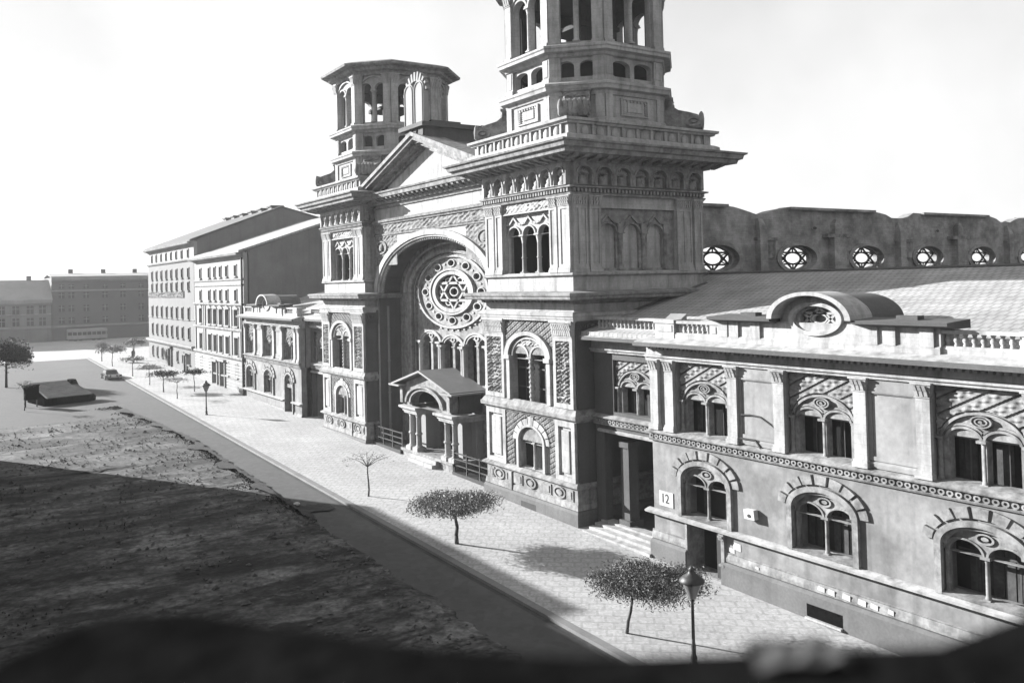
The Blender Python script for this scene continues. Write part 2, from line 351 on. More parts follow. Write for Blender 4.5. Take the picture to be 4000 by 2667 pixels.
# weeds along the ragged edge
b = MB(); rnd = random.Random(3)
def blade(x, y, h, w):
    a = rnd.uniform(0, PI); dx, dy = math.cos(a)*w, math.sin(a)*w; lx, ly = rnd.uniform(-h, h)*.6, rnd.uniform(-h, h)*.6; z = zg(y)+.02
    b.raw([(x-dx, y-dy, z), (x+dx, y+dy, z), (x+lx, y+ly, z+h)], [(0, 1, 2)])
for i in range(7000):
    y = rnd.uniform(9, 60); cl = mnoise.noise(Vector((7, y*.45, 0)))
    if cl < rnd.uniform(-.35, .25): continue
    x = -11.1-(max(0, y-38)*.09)-abs(rnd.gauss(0, .35+1.5*max(0, cl)))
    blade(x, y, rnd.uniform(.04, .13), rnd.uniform(.03, .09))
for i in range(5000):
    x = -rnd.uniform(11.5, 32); y = rnd.uniform(-10, 50)
    if mnoise.noise(Vector((x*.25, y*.25, 9))) < .25: continue
    blade(x, y, rnd.uniform(.04, .13), rnd.uniform(.03, .08))
o = b.build('weeds', GRASS); o['kind'] = 'stuff'
# clods and rubble strewn over the rough square
b = MB(); rnd = random.Random(8)
for i in range(4500):
    y = -32+84*rnd.random()**.8; x = -11.3-(max(0, y-38)*.09)-rnd.random()**1.2*20
    if mnoise.noise(Vector((x*.22, y*.22, 6))) < rnd.uniform(-.45, .3): continue
    s = rnd.uniform(.02, .07)*(1.8 if rnd.random() < .06 else 1); z = zg(y)+.09+.04*mnoise.noise(Vector((x*.4, y*.4, 0))); k = [rnd.uniform(.6, 1.4)*s for _ in range(6)]
    b.raw([(x-k[0]*1.5, y-k[1], z), (x+k[1]*1.5, y-k[2], z), (x+k[3]*1.2, y+k[4], z), (x-k[5]*1.3, y+k[0], z), (x+k[2]*.3, y-k[3]*.3, z+k[4]*1.3)], [(0, 1, 4), (1, 2, 4), (2, 3, 4), (3, 0, 4)])
o = b.build('rubble', RUBBLE); o['kind'] = 'stuff'
# ================================================================ SYNAGOGUE
syn = thing('synagogue', (5, 18, 0), 'ruined twin-towered synagogue with a great rose window and striped stone front', 'synagogue')
AX, AY = 4.8, 4.62
def rect(x0, x1, y0, y1): return [(x0, y0), (x1, y0), (x1, y1), (x0, y1)]
def octa(a, b_, cx=AX, cy=AY): return [(cx-b_, cy-a), (cx+b_, cy-a), (cx+a, cy-b_), (cx+a, cy+b_), (cx+b_, cy+a), (cx-b_, cy+a), (cx-a, cy+b_), (cx-a, cy-b_)]
TX1 = 9.9; TY0, TY1 = .15, 8.95
def zig(mb, uc, a, w, h, d):
    mb.bar((uc-a, w), (uc-a*.55, w+h*.15), .05, d, d+.12); mb.bar((uc-a*.6, w+.02), (uc, w+h), .05, d, d+.12); mb.bar((uc, w+h), (uc+a*.6, w+.02), .05, d, d+.12); mb.bar((uc+a*.55, w+h*.15), (uc+a, w), .05, d, d+.12)
def tower(mir):
    # ---- shaft core: three storeys of wall
    t = MB(mir=mir)
    T = t.build  # placeholder
    core = MB(**FRONT, mir=mir)
    # lower front wall with two openings
    lw = archpoly(2.95, 5.6, 2.38, 3.9, .95); uw = archpoly(2.45, 6.3, 6.0, 8.75, 1.25)
    core.plate([(TY0, -1), (TY1, -1), (TY1, 11.0), (TY0, 11.0)], [lw, uw], -.6, 0)
    core.mir = mir
    for y0, y1 in ((TY0, TY0+.6), (TY1-.6, TY1)):
        core.box(y0, y1, -TX1, -.6, -1, 11.0)
    core.box(TY0, TY1, -TX1-.4, -TX1, -1, 11); core.box(TY0+.6, TY1-.6, -TX1, -.6, 5.4, 5.7)
    # frieze block and base of the upper storey
    core.box(TY0, TY1, -TX1, 0, 11.0, 12.2); core.box(TY0+.12, TY1-.12, -TX1+.12, -.1, 12.2, 13.45)
    # upper storey: front opening, blind side walls, all hollow
    core.plate([(TY0+.15, 13.45), (TY1-.15, 13.45), (TY1-.15, 17.75), (TY0+.15, 17.75)], [[(2.25, 13.5), (6.85, 13.5), (6.85, 17.02), (2.25, 17.02)]], -.75, -.12)
    core.plate([(TY0+.15, 13.45), (TY1-.15, 13.45), (TY1-.15, 17.75), (TY0+.15, 17.75)], [[(2.25, 13.5), (6.85, 13.5), (6.85, 17.02), (2.25, 17.02)]], -TX1, -TX1+.6)
    S = MB(**sd(TY0), mir=mir)
    for y in (TY0, TY1):
        S = MB(**(sd(y) if y == TY0 else sd2(y)), mir=mir)
        S.plate([(.8, 13.45), (TX1-.6, 13.45), (TX1-.6, 17.75), (.8, 17.75)], [[(2.05, 13.55), (7.65, 13.55), (7.65, 17.0), (2.05, 17.0)]], -.75, -.15)
        core.v += S.v and []; o0 = len(core.v); core.v += S.v; core.f += [[i+o0 for i in f] for f in S.f]; core.m += S.m; core.smooth += S.smooth
    core.box(TY0+.15, TY1-.15, -TX1, -.12, 17.75, 19.5); core.box(TY0, TY1, -TX1, 0, 19.5, 20.4)
    core.box(TY0-.35, TY1+.35, -TX1-.35, .35, 20.4, 21.75)
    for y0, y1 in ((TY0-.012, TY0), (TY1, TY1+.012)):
        core.k = 1; core.box(y0, y1, -TX1, -.02, -1, 10.9); core.k = 0  # thin dark skin paints shade on the lower side walls
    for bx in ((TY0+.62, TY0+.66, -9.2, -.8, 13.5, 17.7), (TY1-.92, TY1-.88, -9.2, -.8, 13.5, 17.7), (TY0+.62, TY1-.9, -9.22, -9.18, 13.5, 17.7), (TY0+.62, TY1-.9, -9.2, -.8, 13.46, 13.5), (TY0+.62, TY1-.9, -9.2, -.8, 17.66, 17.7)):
        core.k = 2; core.box(*bx); core.k = 0  # dark lining puts the shade of the hollow storey into colour
    tw = core.build('tower', [STONE, DARKST, INSHADE], syn)
    # ---- plinth, base ledge, carved base band
    p = MB(mir=mir); P = rect(0, TX1, TY0, TY1)
    p.loop(P, [(0, -1.2), (.28, -1.2), (.28, .72), (.22, .86), (0, .9)]); p.build('plinth', PLINTH, tw)
    p = MB(mir=mir); p.loop(P, [(0, .86), (.1, .86), (.1, 1.95), (0, 1.95)]); p.loop(P, [(0, 1.95), (.12, 1.95), (.3, 2.08), (.34, 2.1), (.34, 2.18), (.1, 2.32), (0, 2.34)]); p.loop(P, [(.1, .9), (.2, .9), (.16, 1.2), (.1, 1.22)])
    F = MB(**FRONT, mir=mir)
    for u in (1.6, 4.35, 7.6): F.band(u, 1.62, .42, .24, .55, .32, .08, .19, 0, 2*PI, 24); F.disc(u, 1.62, .26, .15, .08, .2, 16)
    for u0, u1 in ((.4, 1.0), (2.4, 3.5), (5.2, 6.1), (6.6, 6.95), (8.2, 8.7)): F.box(u0, u1, .08, .16, 1.32, 1.9); F.box(u0+.12, u1-.12, .1, .2, 1.42, 1.8)
    F.box(6.2, 6.5, .08, .24, .9, 1.95)
    for q in (F,): o0 = len(p.v); p.v += q.v; p.f += [[i+o0 for i in f] for f in q.f]; p.m += q.m; p.smooth += q.smooth
    p.build('base_band', STONE2, tw)
    p = MB(**FRONT, mir=mir); p.box(3.7, 5.2, .2, .285, .12, .5); p.build('vent', INSHADE, tw)  # dark box paints the shade of an open vent
    # ---- corner pilasters of the two lower storeys with carved panels
    for u0, u1 in ((TY0, 1.9), (6.85, TY1)):
        q = MB(**FRONT, mir=mir)
        q.plate([(u0, 2.3), (u1, 2.3), (u1, 5.5), (u0, 5.5)], [[(u0+.3, 2.55), (u1-.3, 2.55), (u1-.3, 5.2), (u0+.3, 5.2)]], 0, .16)
        q.box(u0+.55, u1-.55, .0, .12, 2.75, 5.0)
        q.plate([(u0, 6.2), (u1, 6.2), (u1, 10.0), (u0, 10.0)], [[(u0+.25, 6.45), (u1-.25, 6.45), (u1-.25, 9.8), (u0+.25, 9.8)]], 0, .18)
        q.relief(u0+.25, u1-.25, 6.45, 9.8, -.02, .24, arab(8, 13), 34, 90)
        q.capital(u0+.02, u1-.02, 0, .18, 10.0, 10.9, .16)
        q.build('pilaster', STONE, tw)
    # carved side pilasters, dark to paint the shade on them
    for y in (TY0, TY1):
        q = MB(**(sd(y) if y == TY0 else sd2(y)), mir=mir)
        for u0, u1 in ((0.02, 1.5), (8.3, TX1)):
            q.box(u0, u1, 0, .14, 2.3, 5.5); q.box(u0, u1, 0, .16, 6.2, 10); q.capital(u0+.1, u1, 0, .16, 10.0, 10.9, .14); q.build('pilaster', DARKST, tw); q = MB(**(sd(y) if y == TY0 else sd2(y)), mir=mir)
    # ---- patterned wall between the pilasters
    q = MB(**FRONT, mir=mir)
    q.plate([(1.92, 2.36), (6.83, 2.36), (6.83, 5.5), (1.92, 5.5)], [archpoly(2.5, 6.05, 2.36, 3.9, 1.35)], 0, .03)
    q.relief(1.92, 2.55, 2.4, 5.45, .03, .07, stripes(.55, .28, -1), 18, 70); q.relief(6.0, 6.83, 2.4, 5.45, .03, .1, stripes(.55, .28, -1), 22, 70)
    q.relief(1.92, 2.42, 6.2, 10.8, .01, .05, stripes(.5, .3, -1), 14, 90)
    def outside(cx, cw, a, b_, g):
        def f(u, w): return 0 if ((u-cx)/a)**2+((w-cw)/b_)**2 < 1 and w > cw-.1 else g(u, w)
        return f
    q.relief(1.92, 6.83, 8.9, 10.85, .01, .10, outside(4.37, 8.75, 2.3, 1.5, stripes(.62, .34, -1)), 110, 60)
    q.relief(1.92, 6.83, 3.95, 5.48, .035, .1, outside(4.27, 3.9, 1.85, 1.42, stripes(.55, .3, -1)), 100, 46)
    q.build('sgraffito_panel', CARVED, tw)
    # ---- windows of the two lower storeys
    q = MB(**FRONT, mir=mir)
    for k in range(9):
        t0 = PI*k/9; q.band(4.27, 3.9, 1.33, .96, 1.8, 1.34+.12*(k == 4), .03, .14, t0+.02, t0+PI/9-.02, 5)
    q.band(4.27, 3.9, 1.2, .88, 1.4, 1.0, .0, .2); q.box(2.87, 3.07, 0, .2, 2.36, 3.9); q.box(5.47, 5.67, 0, .2, 2.36, 3.9)
    q.column(4.27, -.15, 2.36, 3.85, .09); q.plate(archpoly(3.06, 5.48, 3.8, 3.85, .9), [archpoly(3.16, 4.16, 3.81, 3.85, .42), archpoly(4.38, 5.38, 3.81, 3.85, .42), [(4.27+.2*math.cos(i*PI/8), 4.48+.12*math.sin(i*PI/8)) for i in range(16)]], -.25, -.05)
    q.k = 1; q.box(3.0, 5.55, -.45, -.42, 2.3, 4.9); q.k = 0
    q.build('window', [STONE, GLASS], tw)
    q = MB(**FRONT, mir=mir)
    q.band(4.37, 8.75, 1.9, 1.24, 2.3, 1.46, .0, .26); q.band(4.37, 8.75, 1.62, 1.02, 1.78, 1.13, -.1, .12)
    for u in (2.2, 6.22): q.box(u, u+.32, -.05, .2, 6.2, 8.6); q.box(u-.12, u+.44, -.05, .32, 8.55, 8.78)
    q.plate(archpoly(2.47, 6.27, 8.6, 8.75, 1.2, 24), [archpoly(2.7, 4.2, 8.61, 8.75, .58), archpoly(4.54, 6.05, 8.61, 8.75, .58)], -.3, -.02)
    q.relief(3.3, 5.44, 9.35, 9.85, .0, .1, arab(9, 14), 24, 14)
    for c in (3.45, 5.3): q.band(c, 8.75, .75, .58, .9, .7, -.05, .06)
    q.column(4.37, -.12, 6.05, 8.72, .13, .3)
    for j in range(8): q.lathe(4.37, -.12, [(.15, 6.4+j*.28), (.19, 6.47+j*.28), (.15, 6.54+j*.28)], 10)
    q.k = 1; q.box(2.4, 6.35, -.5, -.46, 5.95, 9.95); q.k = 2
    for c in (3.4, 5.35): q.box(c-.04, c+.04, -.46, -.4, 6, 9.2); q.box(c-.75, c+.75, -.46, -.4, 8.0, 8.08); q.box(c-.75, c+.75, -.46, -.4, 6.9, 6.96)
    q.build('window', [STONE, GLASS, FRAME], tw)
    # ---- ledges and the deep middle cornice
    p = MB(mir=mir); p.loop(P, [(0, 5.5), (.14, 5.5), (.18, 5.62), (.34, 5.66), (.36, 5.86), (.3, 5.9), (.2, 6.05), (.08, 6.22), (0, 6.24)]); p.build('ledge', STONE2, tw)
    p = MB(mir=mir); p.loop(P, [(0, 10.86), (.24, 10.86), (.26, 10.98), (.3, 11.0), (.31, 11.12), (.36, 11.14), (.38, 11.3), (.2, 11.38), (.02, 11.4), (0, 11.4)]); p.build('architrave', STONE, tw)
    p = MB(mir=mir); p.loop(P, [(0, 11.8), (.14, 11.86), (.2, 11.98), (.5, 12.02), (.9, 12.04), (.95, 12.1), (.96, 12.2), (1.04, 12.26), (1.06, 12.38), (.95, 12.42), (0, 12.5)])
    for i in range(26):
        u = TY0+.1+i*.34; F = MB(**FRONT, mir=mir); F.box(u, u+.17, .1, .32, 11.86, 11.98); o0 = len(p.v); p.v += F.v; p.f += [[k+o0 for k in f] for f in F.f]; p.m += F.m; p.smooth += F.smooth
    p.build('cornice', STONE2, tw)
    P2 = rect(.12, TX1-.12, TY0+.12, TY1-.12)
    p = MB(mir=mir); p.loop(P2, [(0, 13.28), (.1, 13.3), (.2, 13.36), (.22, 13.46), (.1, 13.52), (0, 13.54)]); p.build('ledge', STONE, tw)
    # ---- upper storey pilasters (front and side)
    for face in ('f', 's0', 's1'):
        if face == 'f': spec = [(.3, 1.3), (1.45, 2.15), (6.95, 7.7), (7.85, 8.8)]; mk = lambda: MB(**fr(.12), mir=mir)
        else:
            spec = [(.14, .55), (.62, 1.15), (1.25, 2.02), (7.72, 8.4), (8.5, 8.98), (9.1, 9.76)]; yy = TY0+.15 if face == 's0' else TY1-.15
            mk = (lambda yy=yy, face=face: MB(**(sd(yy) if face == 's0' else sd2(yy)), mir=mir))
        for i, (u0, u1) in enumerate(spec):
            q = mk(); back = face != 'f' and i in (1, 4); d = .06 if back else .16
            q.plate([(u0, 13.75), (u1, 13.75), (u1, 17.12), (u0, 17.12)], [[(u0+.2*(u1-u0), 13.95), (u1-.2*(u1-u0), 13.95), (u1-.2*(u1-u0), 16.95), (u0+.2*(u1-u0), 16.95)]], 0, d)
            q.box(u0+.2*(u1-u0), u1-.2*(u1-u0), 0, d-.05, 13.9, 17.0); q.box(u0-.05, u1+.05, 0, d+.07, 13.5, 13.66); q.box(u0-.03, u1+.03, 0, d+.04, 13.66, 13.78)
            q.capital(u0, u1, 0, d, 17.1, 17.66, .1); q.build('pilaster', STONE, tw)
    # ---- upper triple windows: open in front, blind at the sides
    q = MB(**fr(.12), mir=mir); cs = [3.02, 4.55, 6.08]
    q.plate([(2.25, 15.75), (6.85, 15.75), (6.85, 17.02), (2.25, 17.02)], [archpoly(c-.58, c+.58, 15.76, 15.8, .46) for c in cs], -.5, -.22)
    for c in cs: q.band(c, 15.8, .58, .46, .68, .54, -.22, -.12); zig(q, c, .74, 16.42, .4, -.22)
    q.relief(2.3, 6.8, 17.05, 17.6, .0, .08, arab(7, 11), 70, 12); q.box(2.2, 6.9, 0, .1, 17.0, 17.08)
    for u in (3.79, 5.32): q.column(u, -.33, 13.55, 15.78, .13, .5); q.box(u-.22, u+.22, -.45, -.12, 15.7, 15.82); q.lathe(u, -.33, [(.14, 14.4), (.19, 14.45), (.14, 14.5)], 10)
    for u in (2.3, 6.8): q.column(u, -.33, 13.55, 15.78, .12, .5)
    q.build('window', STONE, tw)
    for y in (TY0, TY1):
        q = MB(**(sd(y+.15) if y == TY0 else sd2(y-.15)), mir=mir); cs = [2.72, 4.42, 6.2]
        q.plate([(2.05, 13.5), (7.65, 13.5), (7.65, 17.02), (2.05, 17.02)], [archpoly(c-.55, c+.6, 13.7, 15.65, .52) for c in cs], -.35, -.2)
        q.k = 1; q.box(2.05, 7.65, -.42, -.36, 13.5, 17.02); q.k = 0
        for c in cs: q.band(c+.02, 15.65, .58, .52, .7, .62, -.2, -.1); zig(q, c, .8, 16.2, .45, -.2)
        for u in (3.57, 5.3, 7.0): q.column(u, -.16, 13.6, 15.68, .13, .35); q.box(u-.2, u+.2, -.25, -.02, 15.66, 16.2)
        q.box(2.1, 7.6, -.2, -.1, 17.0, 17.08); q.relief(2.1, 7.6, 17.08, 17.6, -.1, .06, arab(7, 11), 70, 10)
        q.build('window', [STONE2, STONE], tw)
    # ---- dentil band
    P3 = rect(.12, TX1-.12, TY0+.15, TY1-.15)
    p = MB(mir=mir); p.loop(P3, [(0, 17.64), (.2, 17.66), (.24, 17.76), (.12, 17.8), (.1, 18.02), (.34, 18.06), (.36, 18.14), (.1, 18.2), (0, 18.2)])
    def merge(q): o0 = len(p.v); p.v += q.v; p.f += [[k+o0 for k in f] for f in q.f]; p.m += q.m; p.smooth += q.smooth
    for i in range(34): F = MB(**fr(.12), mir=mir); u = TY0+.1+i*.26; F.box(u, u+.14, .08, .27, 17.83, 18.02); merge(F)
    for i in range(38):
        F = MB(**sd(TY0+.15), mir=mir); u = .1+i*.26; F.box(u, u+.14, .08, .27, 17.83, 18.02); merge(F)
    p.build('dentil_band', STONE2, tw)
    # ---- arcaded corbel frieze: shell niches
    for face in ('f', 's0', 's1'):
        L0, L1, n = ((TY0+.2, TY1-.2, 7) if face == 'f' else (.15, TX1-.2, 7)); st = (L1-L0)/n
        q = MB(**(fr(.12) if face == 'f' else sd(TY0+.15) if face == 's0' else sd2(TY1-.15)), mir=mir)
        holes = [archpoly(L0+st*(i+.5)-st*.36, L0+st*(i+.5)+st*.36, 18.22, 18.85, .36, 12) for i in range(n)]
        q.plate([(L0-.05, 18.2), (L1+.05, 18.2), (L1+.05, 19.5), (L0-.05, 19.5)], holes, 0, .34)
        for i in range(n):
            c = L0+st*(i+.5); q.band(c, 18.85, st*.36, .36, st*.43, .44, .34, .4)
            for k in range(9): a = PI*(k+.5)/9; q.bar((c, 18.75), (c+st*.33*math.cos(a), 18.8+.34*math.sin(a)), .035, .02, .16)
            q.lathe(c, .05, [(.3, 18.24), (.32, 18.36), (.2, 18.5), (.24, 18.6), (.1, 18.75)], 10, 1, .7)
            if i: q.lathe(L0+st*i, .3, [(.02, 18.22), (.1, 18.3), (.12, 18.55), (.16, 18.7), (.19, 18.84)], 8)
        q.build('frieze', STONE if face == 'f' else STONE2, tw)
    # ---- great cornice
    p = MB(mir=mir); P4 = rect(0, TX1, TY0, TY1)
    p.loop(P4, [(0, 19.4), (.3, 19.42), (.36, 19.6), (.9, 19.66), (1.4, 19.72), (1.46, 19.92), (1.64, 19.98), (1.7, 20.2), (1.82, 20.24), (1.86, 20.34), (1.4, 20.44), (.3, 20.56), (0, 20.56)])
    for face in ('f', 's0', 's1'):
        n = 15
        for i in range(n):
            F = MB(**(FRONT if face == 'f' else sd(TY0) if face == 's0' else sd2(TY1)), mir=mir); u = (TY0-.5+i*(TY1-TY0+1)/(n-1)) if face == 'f' else -.5+i*(TX1+1)/(n-1)
            F.mould([(.3, 19.44), (1.1, 19.58), (1.25, 19.7), (.3, 19.7)], u-.16, u+.16); merge(F)
    p.build('cornice', STONE2, tw)
    # ---- parapet with little niches
    P5 = rect(-.4, TX1+.4, TY0-.4, TY1+.4)
    p = MB(mir=mir); p.loop(P5, [(-.2, 20.5), (.35, 20.5), (.32, 20.75), (.12, 20.86), (-.2, 20.86)]); p.loop(P5, [(-.3, 21.42), (.12, 21.42), (.16, 21.52), (.3, 21.56), (.32, 21.7), (-.3, 21.76)])
    for face in ('f', 's0', 's1'):
        n = 10; L0, L1 = (TY0-.3, TY1+.3) if face == 'f' else (-.3, TX1+.3)
        for i in range(n):
            F = MB(**(fr(-.36) if face == 'f' else sd(TY0-.36) if face == 's0' else sd2(TY1+.36)), mir=mir); u = L0+(L1-L0)*(i+.5)/n
            F.box(u-.08, u+.08, -.05, .12, 20.86, 21.44)
            if i < n-1:
                c = u+(L1-L0)/n/2; F.lathe(c, .0, [(.22, 20.86), (.27, 21.0), (.24, 21.2), (.1, 21.36)], 10, 1, .5)
            merge(F)
    p.build('parapet', STONE, tw)
    # ---- octagonal belfry
    O = octa(4.3, 2.15)
    p = MB(mir=mir); p.flat(octa(4.3, 2.15), 21.7, 23.5); p.loop(O, [(0, 21.75), (.18, 21.75), (.18, 21.98), (.08, 22.06), (0, 22.06)])
    p.loop(O, [(0, 23.3), (.1, 23.35), (.14, 23.55), (.42, 23.62), (.46, 23.8), (.52, 23.86), (.52, 23.98), (.1, 24.14), (0, 24.2)])
    p.flat(octa(4.2, 2.1), 23.5, 24.15)
    faces = []
    for i in range(8):
        a = Vector(O[i]); c = Vector(O[(i+1) % 8]); e = (c-a); l = e.length; e.normalize(); faces.append((a, e, Vector((e.y, -e.x)), l))
    for i, (a, e, nn, l) in enumerate(faces):
        F = MB(O=(a.x, a.y, 0), U=(e.x, e.y, 0), D=(nn.x, nn.y, 0), mir=mir); h = l/2
        F.box(0, .5, -.02, .1, 22.06, 23.35); F.box(l-.5, l, -.02, .1, 22.06, 23.35)
        if i % 2 == 0:
            F.plate([(h-1.05, 22.2), (h+1.05, 22.2), (h+1.05, 23.2), (h-1.05, 23.2)], [[(h-.9, 22.28), (h+.9, 22.28), (h+.9, 23.12), (h-.9, 23.12)]], 0, .1)
            for k in range(7):
                F.box(h-.86+k*.26, h-.74+k*.26, 0, .09, 23.0, 23.1); 
            for k in range(6): F.box(h-.88, h-.74, 0, .09, 22.34+k*.12, 22.4+k*.12); F.box(h+.74, h+.88, 0, .09, 22.34+k*.12, 22.4+k*.12)
            F.box(h-.55, h+.55, 0, .06, 22.45, 22.95)
        # arcade storey and belfry storey walls, open to the sky
        ow = 1.45 if i % 2 == 0 else 1.02
        o1 = [archpoly(h-ow, h-.16, 24.42, 25.05, .28, 10), archpoly(h+.16, h+ow, 24.42, 25.05, .28, 10)]
        F.plate([(0, 24.1), (l, 24.1), (l, 25.6), (0, 25.6)], o1, -.5, -.12)
        o2 = [archpoly(h-ow, h-.14, 26.42, 29.1, .5, 12), archpoly(h+.14, h+ow, 26.42, 29.1, .5, 12)]
        F.plate([(0, 26.0), (l, 26.0), (l, 30.5), (0, 30.5)], o2, -.5, -.14)
        F.k = 1; F.plate([(0, 24.1), (l, 24.1), (l, 25.6), (0, 25.6)], o1, -.58, -.5); F.plate([(0, 26.0), (l, 26.0), (l, 30.5), (0, 30.5)], o2, -.58, -.5); F.k = 0  # dark inner skin paints the shade of the belfry interior
        F.column(h, -.18, 26.42, 29.0, .13, .4); F.box(h-.2, h+.2, -.45, .02, 28.95, 29.12)
        F.band(h-(ow+.14)/2, 29.1, (ow-.14)/2, .5, (ow-.14)/2+.14, .62, -.14, -.04, 0, PI, 14); F.band(h+(ow+.14)/2, 29.1, (ow-.14)/2, .5, (ow-.14)/2+.14, .62, -.14, -.04, 0, PI, 14)
        F.band(h, 29.15, ow+.05, .95, ow+.2, 1.08, -.14, .02, 0, PI, 20)
        pw = .62
        for u0, u1 in ((0, pw), (l-pw, l)):
            F.box(u0, u1, -.5, .04, 24.1, 25.6); F.box(u0-.02, u1+.02, -.5, .1, 24.1, 24.4); F.box(u0+.12, u1-.12, 0, .07, 24.5, 25.45)
            F.box(u0, u1, -.5, .1, 26.0, 29.6); F.box(u0-.03, u1+.03, -.5, .2, 26.2, 26.4); F.capital(u0, u1, -.4, .1, 29.5, 30.3, .14)
        o0 = len(p.v); p.v += F.v; p.f += [[k+o0 for k in f] for f in F.f]; p.m += F.m; p.smooth += F.smooth
    p.loop(O, [(-.5, 25.5), (0, 25.5), (.12, 25.54), (.16, 25.7), (.48, 25.76), (.5, 25.92), (.56, 25.98), (.56, 26.1), (.2, 26.22), (-.1, 26.26), (-.5, 26.26)])
    p.k = 1; p.flat(octa(3.7, 1.85), 25.55, 25.75); p.flat(octa(3.7, 1.85), 26.1, 26.3); p.flat(octa(3.7, 1.85), 30.3, 30.6); p.k = 0  # floors and frame take the same painted shade tone
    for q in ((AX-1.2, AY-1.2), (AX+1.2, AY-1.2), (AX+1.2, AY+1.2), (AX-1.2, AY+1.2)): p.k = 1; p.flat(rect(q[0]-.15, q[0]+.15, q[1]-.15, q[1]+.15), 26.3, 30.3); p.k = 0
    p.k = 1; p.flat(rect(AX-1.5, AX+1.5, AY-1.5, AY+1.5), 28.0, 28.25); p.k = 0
    p.build('belfry', [STONE, INSHADE], tw)
    p = MB(mir=mir); p.loop(O, [(-.5, 30.25), (.1, 30.25), (.16, 30.45), (.2, 30.5), (.5, 30.58), (.56, 30.8), (1.1, 30.88), (1.16, 31.05), (.8, 31.2), (0, 31.45), (-.5, 31.5)]); p.flat(octa(3.9, 1.95), 30.7, 31.35)
    p.build('belfry_roof', STONE2, tw)
    p = MB(mir=mir)
    for ax, ay in ((-1, -1), (-1, 1), (1, -1), (1, 1)):
        c = Vector((AX+ax*3.22, AY+ay*3.22)); nn = Vector((ax, ay)).normalized(); e = Vector((-nn.y, nn.x))
        F = MB(O=(c.x, c.y, 0), U=(nn.x, nn.y, 0), D=(e.x, e.y, 0), mir=mir)   # a scroll seen from the side: u runs outwards
        F.prism([(0, 21.8), (2.1, 21.8), (2.32, 22.0), (2.3, 22.3), (2.0, 22.58), (1.5, 22.75), (.9, 22.9), (.5, 23.2), (.35, 23.5), (0, 23.5)], -.75, .75)
        for sgn in (-1, 1):
            F.band(1.75, 22.18, .3, .17, .48, .3, sgn*.75, sgn*.86, 0, 2*PI, 18); F.disc(1.75, 22.18, .16, .1, sgn*.75, sgn*.9, 12)
        G = MB(O=(c.x, c.y, 0), U=(e.x, e.y, 0), D=(nn.x, nn.y, 0), mir=mir)
        for k in range(6): G.lathe(-.66+k*.264, 2.2, [(.06, 21.82), (.15, 21.95), (.17, 22.3), (.13, 22.62), (.05, 22.75)], 8)
        G.box(-.85, .85, .0, .62, 23.5, 23.64); G.relief(-.72, .72, 22.95, 23.45, .55, .14, arab(8, 13), 18, 8); G.prism([(-.75, 22.9), (.75, 22.9), (.75, 23.5), (-.75, 23.5)], 0, .55)
        p = MB(mir=mir); emit(p, F); emit(p, G); p.build('volute', STONE2, tw)
    return tw
tower(False); tower(True)
# ---------------------------------------------------------------- central front with the great arch and rose window
UC = 18.05
b = MB(**fr(1.0)); hole = archpoly(9.5, 26.6, -.9, 12.45, 4.15, 48)
b.plate([(8.9, -1), (27.2, -1), (27.2, 20.5), (8.9, 20.5)], [hole], -1.84, 0)
b.k = 1; b.band(UC, 12.45, 8.45, 4.06, 8.56, 4.16, -1.83, -.01, 0, PI, 60)  # dark lining paints the shaded reveal of the arch
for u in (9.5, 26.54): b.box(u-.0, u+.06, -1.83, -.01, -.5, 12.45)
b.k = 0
b.plate([(8.9, 20.4), (27.2, 20.4), (18.05, 23.55)], [], -.6, .05)
fw = b.build('front_wall', [STONE, DARKST], syn)
b = MB(**fr(1.0))
b.band(UC, 12.45, 8.5, 4.12, 9.05, 4.5, 0, .22, 0, PI, 60); b.band(UC, 12.45, 8.28, 3.98, 8.56, 4.16, -.2, .12, 0, PI, 60)
for i in range(75):
    t = PI*(i+.5)/75; b.lathe(UC+8.1*math.cos(t), -.12, [(.02, 12.45+3.88*math.sin(t)-.1), (.13, 12.45+3.88*math.sin(t)-.05), (.14, 12.45+3.88*math.sin(t)+.03), (.02, 12.45+3.88*math.sin(t)+.11)], 6)
b.band(UC, 12.45, 7.2, 3.5, 7.45, 3.64, -1.84, -1.6, 0, PI, 60)
b.build('arch', STONE, fw)
b = MB(**fr(1.0)); b.relief(8.95, 27.1, 17.05, 17.78, .02, .1, arab(4.2, 9), 200, 14)
b.mould([(0, 17.78), (.16, 17.78), (.2, 17.92), (.3, 17.95), (.32, 18.1), (.1, 18.18), (0, 18.2)], 8.95, 27.1); b.mould([(0, 16.92), (.1, 16.92), (.12, 17.05), (0, 17.06)], 8.95, 27.1)
b.mould([(0, 19.02), (.12, 19.05), (.14, 19.15), (0, 19.18)], 8.95, 27.1)
b.build('frieze', CARVED, fw)
b = MB(**fr(1.0))
b.mould([(0, 19.3), (.25, 19.34), (.3, 19.5), (.32, 19.72), (.85, 19.78), (.9, 20.02), (1.0, 20.08), (1.04, 20.2), (.3, 20.36), (0, 20.36)], 8.5, 27.6)
for i in range(26): u = 9.0+i*.72; b.mould([(.3, 19.5), (.72, 19.62), (.8, 19.76), (.3, 19.76)], u-.14, u+.14)
b.build('cornice', STONE2, fw)
b = MB(**fr(1.0))
for sgn in (-1, 1):
    for (o0, o1, d0, d1) in ((0, .28, -.6, 1.35), (-.26, 0, -.6, 1.2), (-.55, -.26, -.6, .75), (-.8, -.55, -.6, .3)):
        b.prism([(UC+sgn*9.6, 20.36+o0), (UC, 23.55+o0), (UC, 23.55+o1), (UC+sgn*9.6, 20.36+o1)], d0, d1)
b.build('gable_cornice', STONE2, fw)
b = MB(**fr(1.0)); b.prism([(8.6, 20.3), (27.5, 20.3), (UC, 23.66)], -8.6, -.62); b.build('gable_roof', METAL, fw)
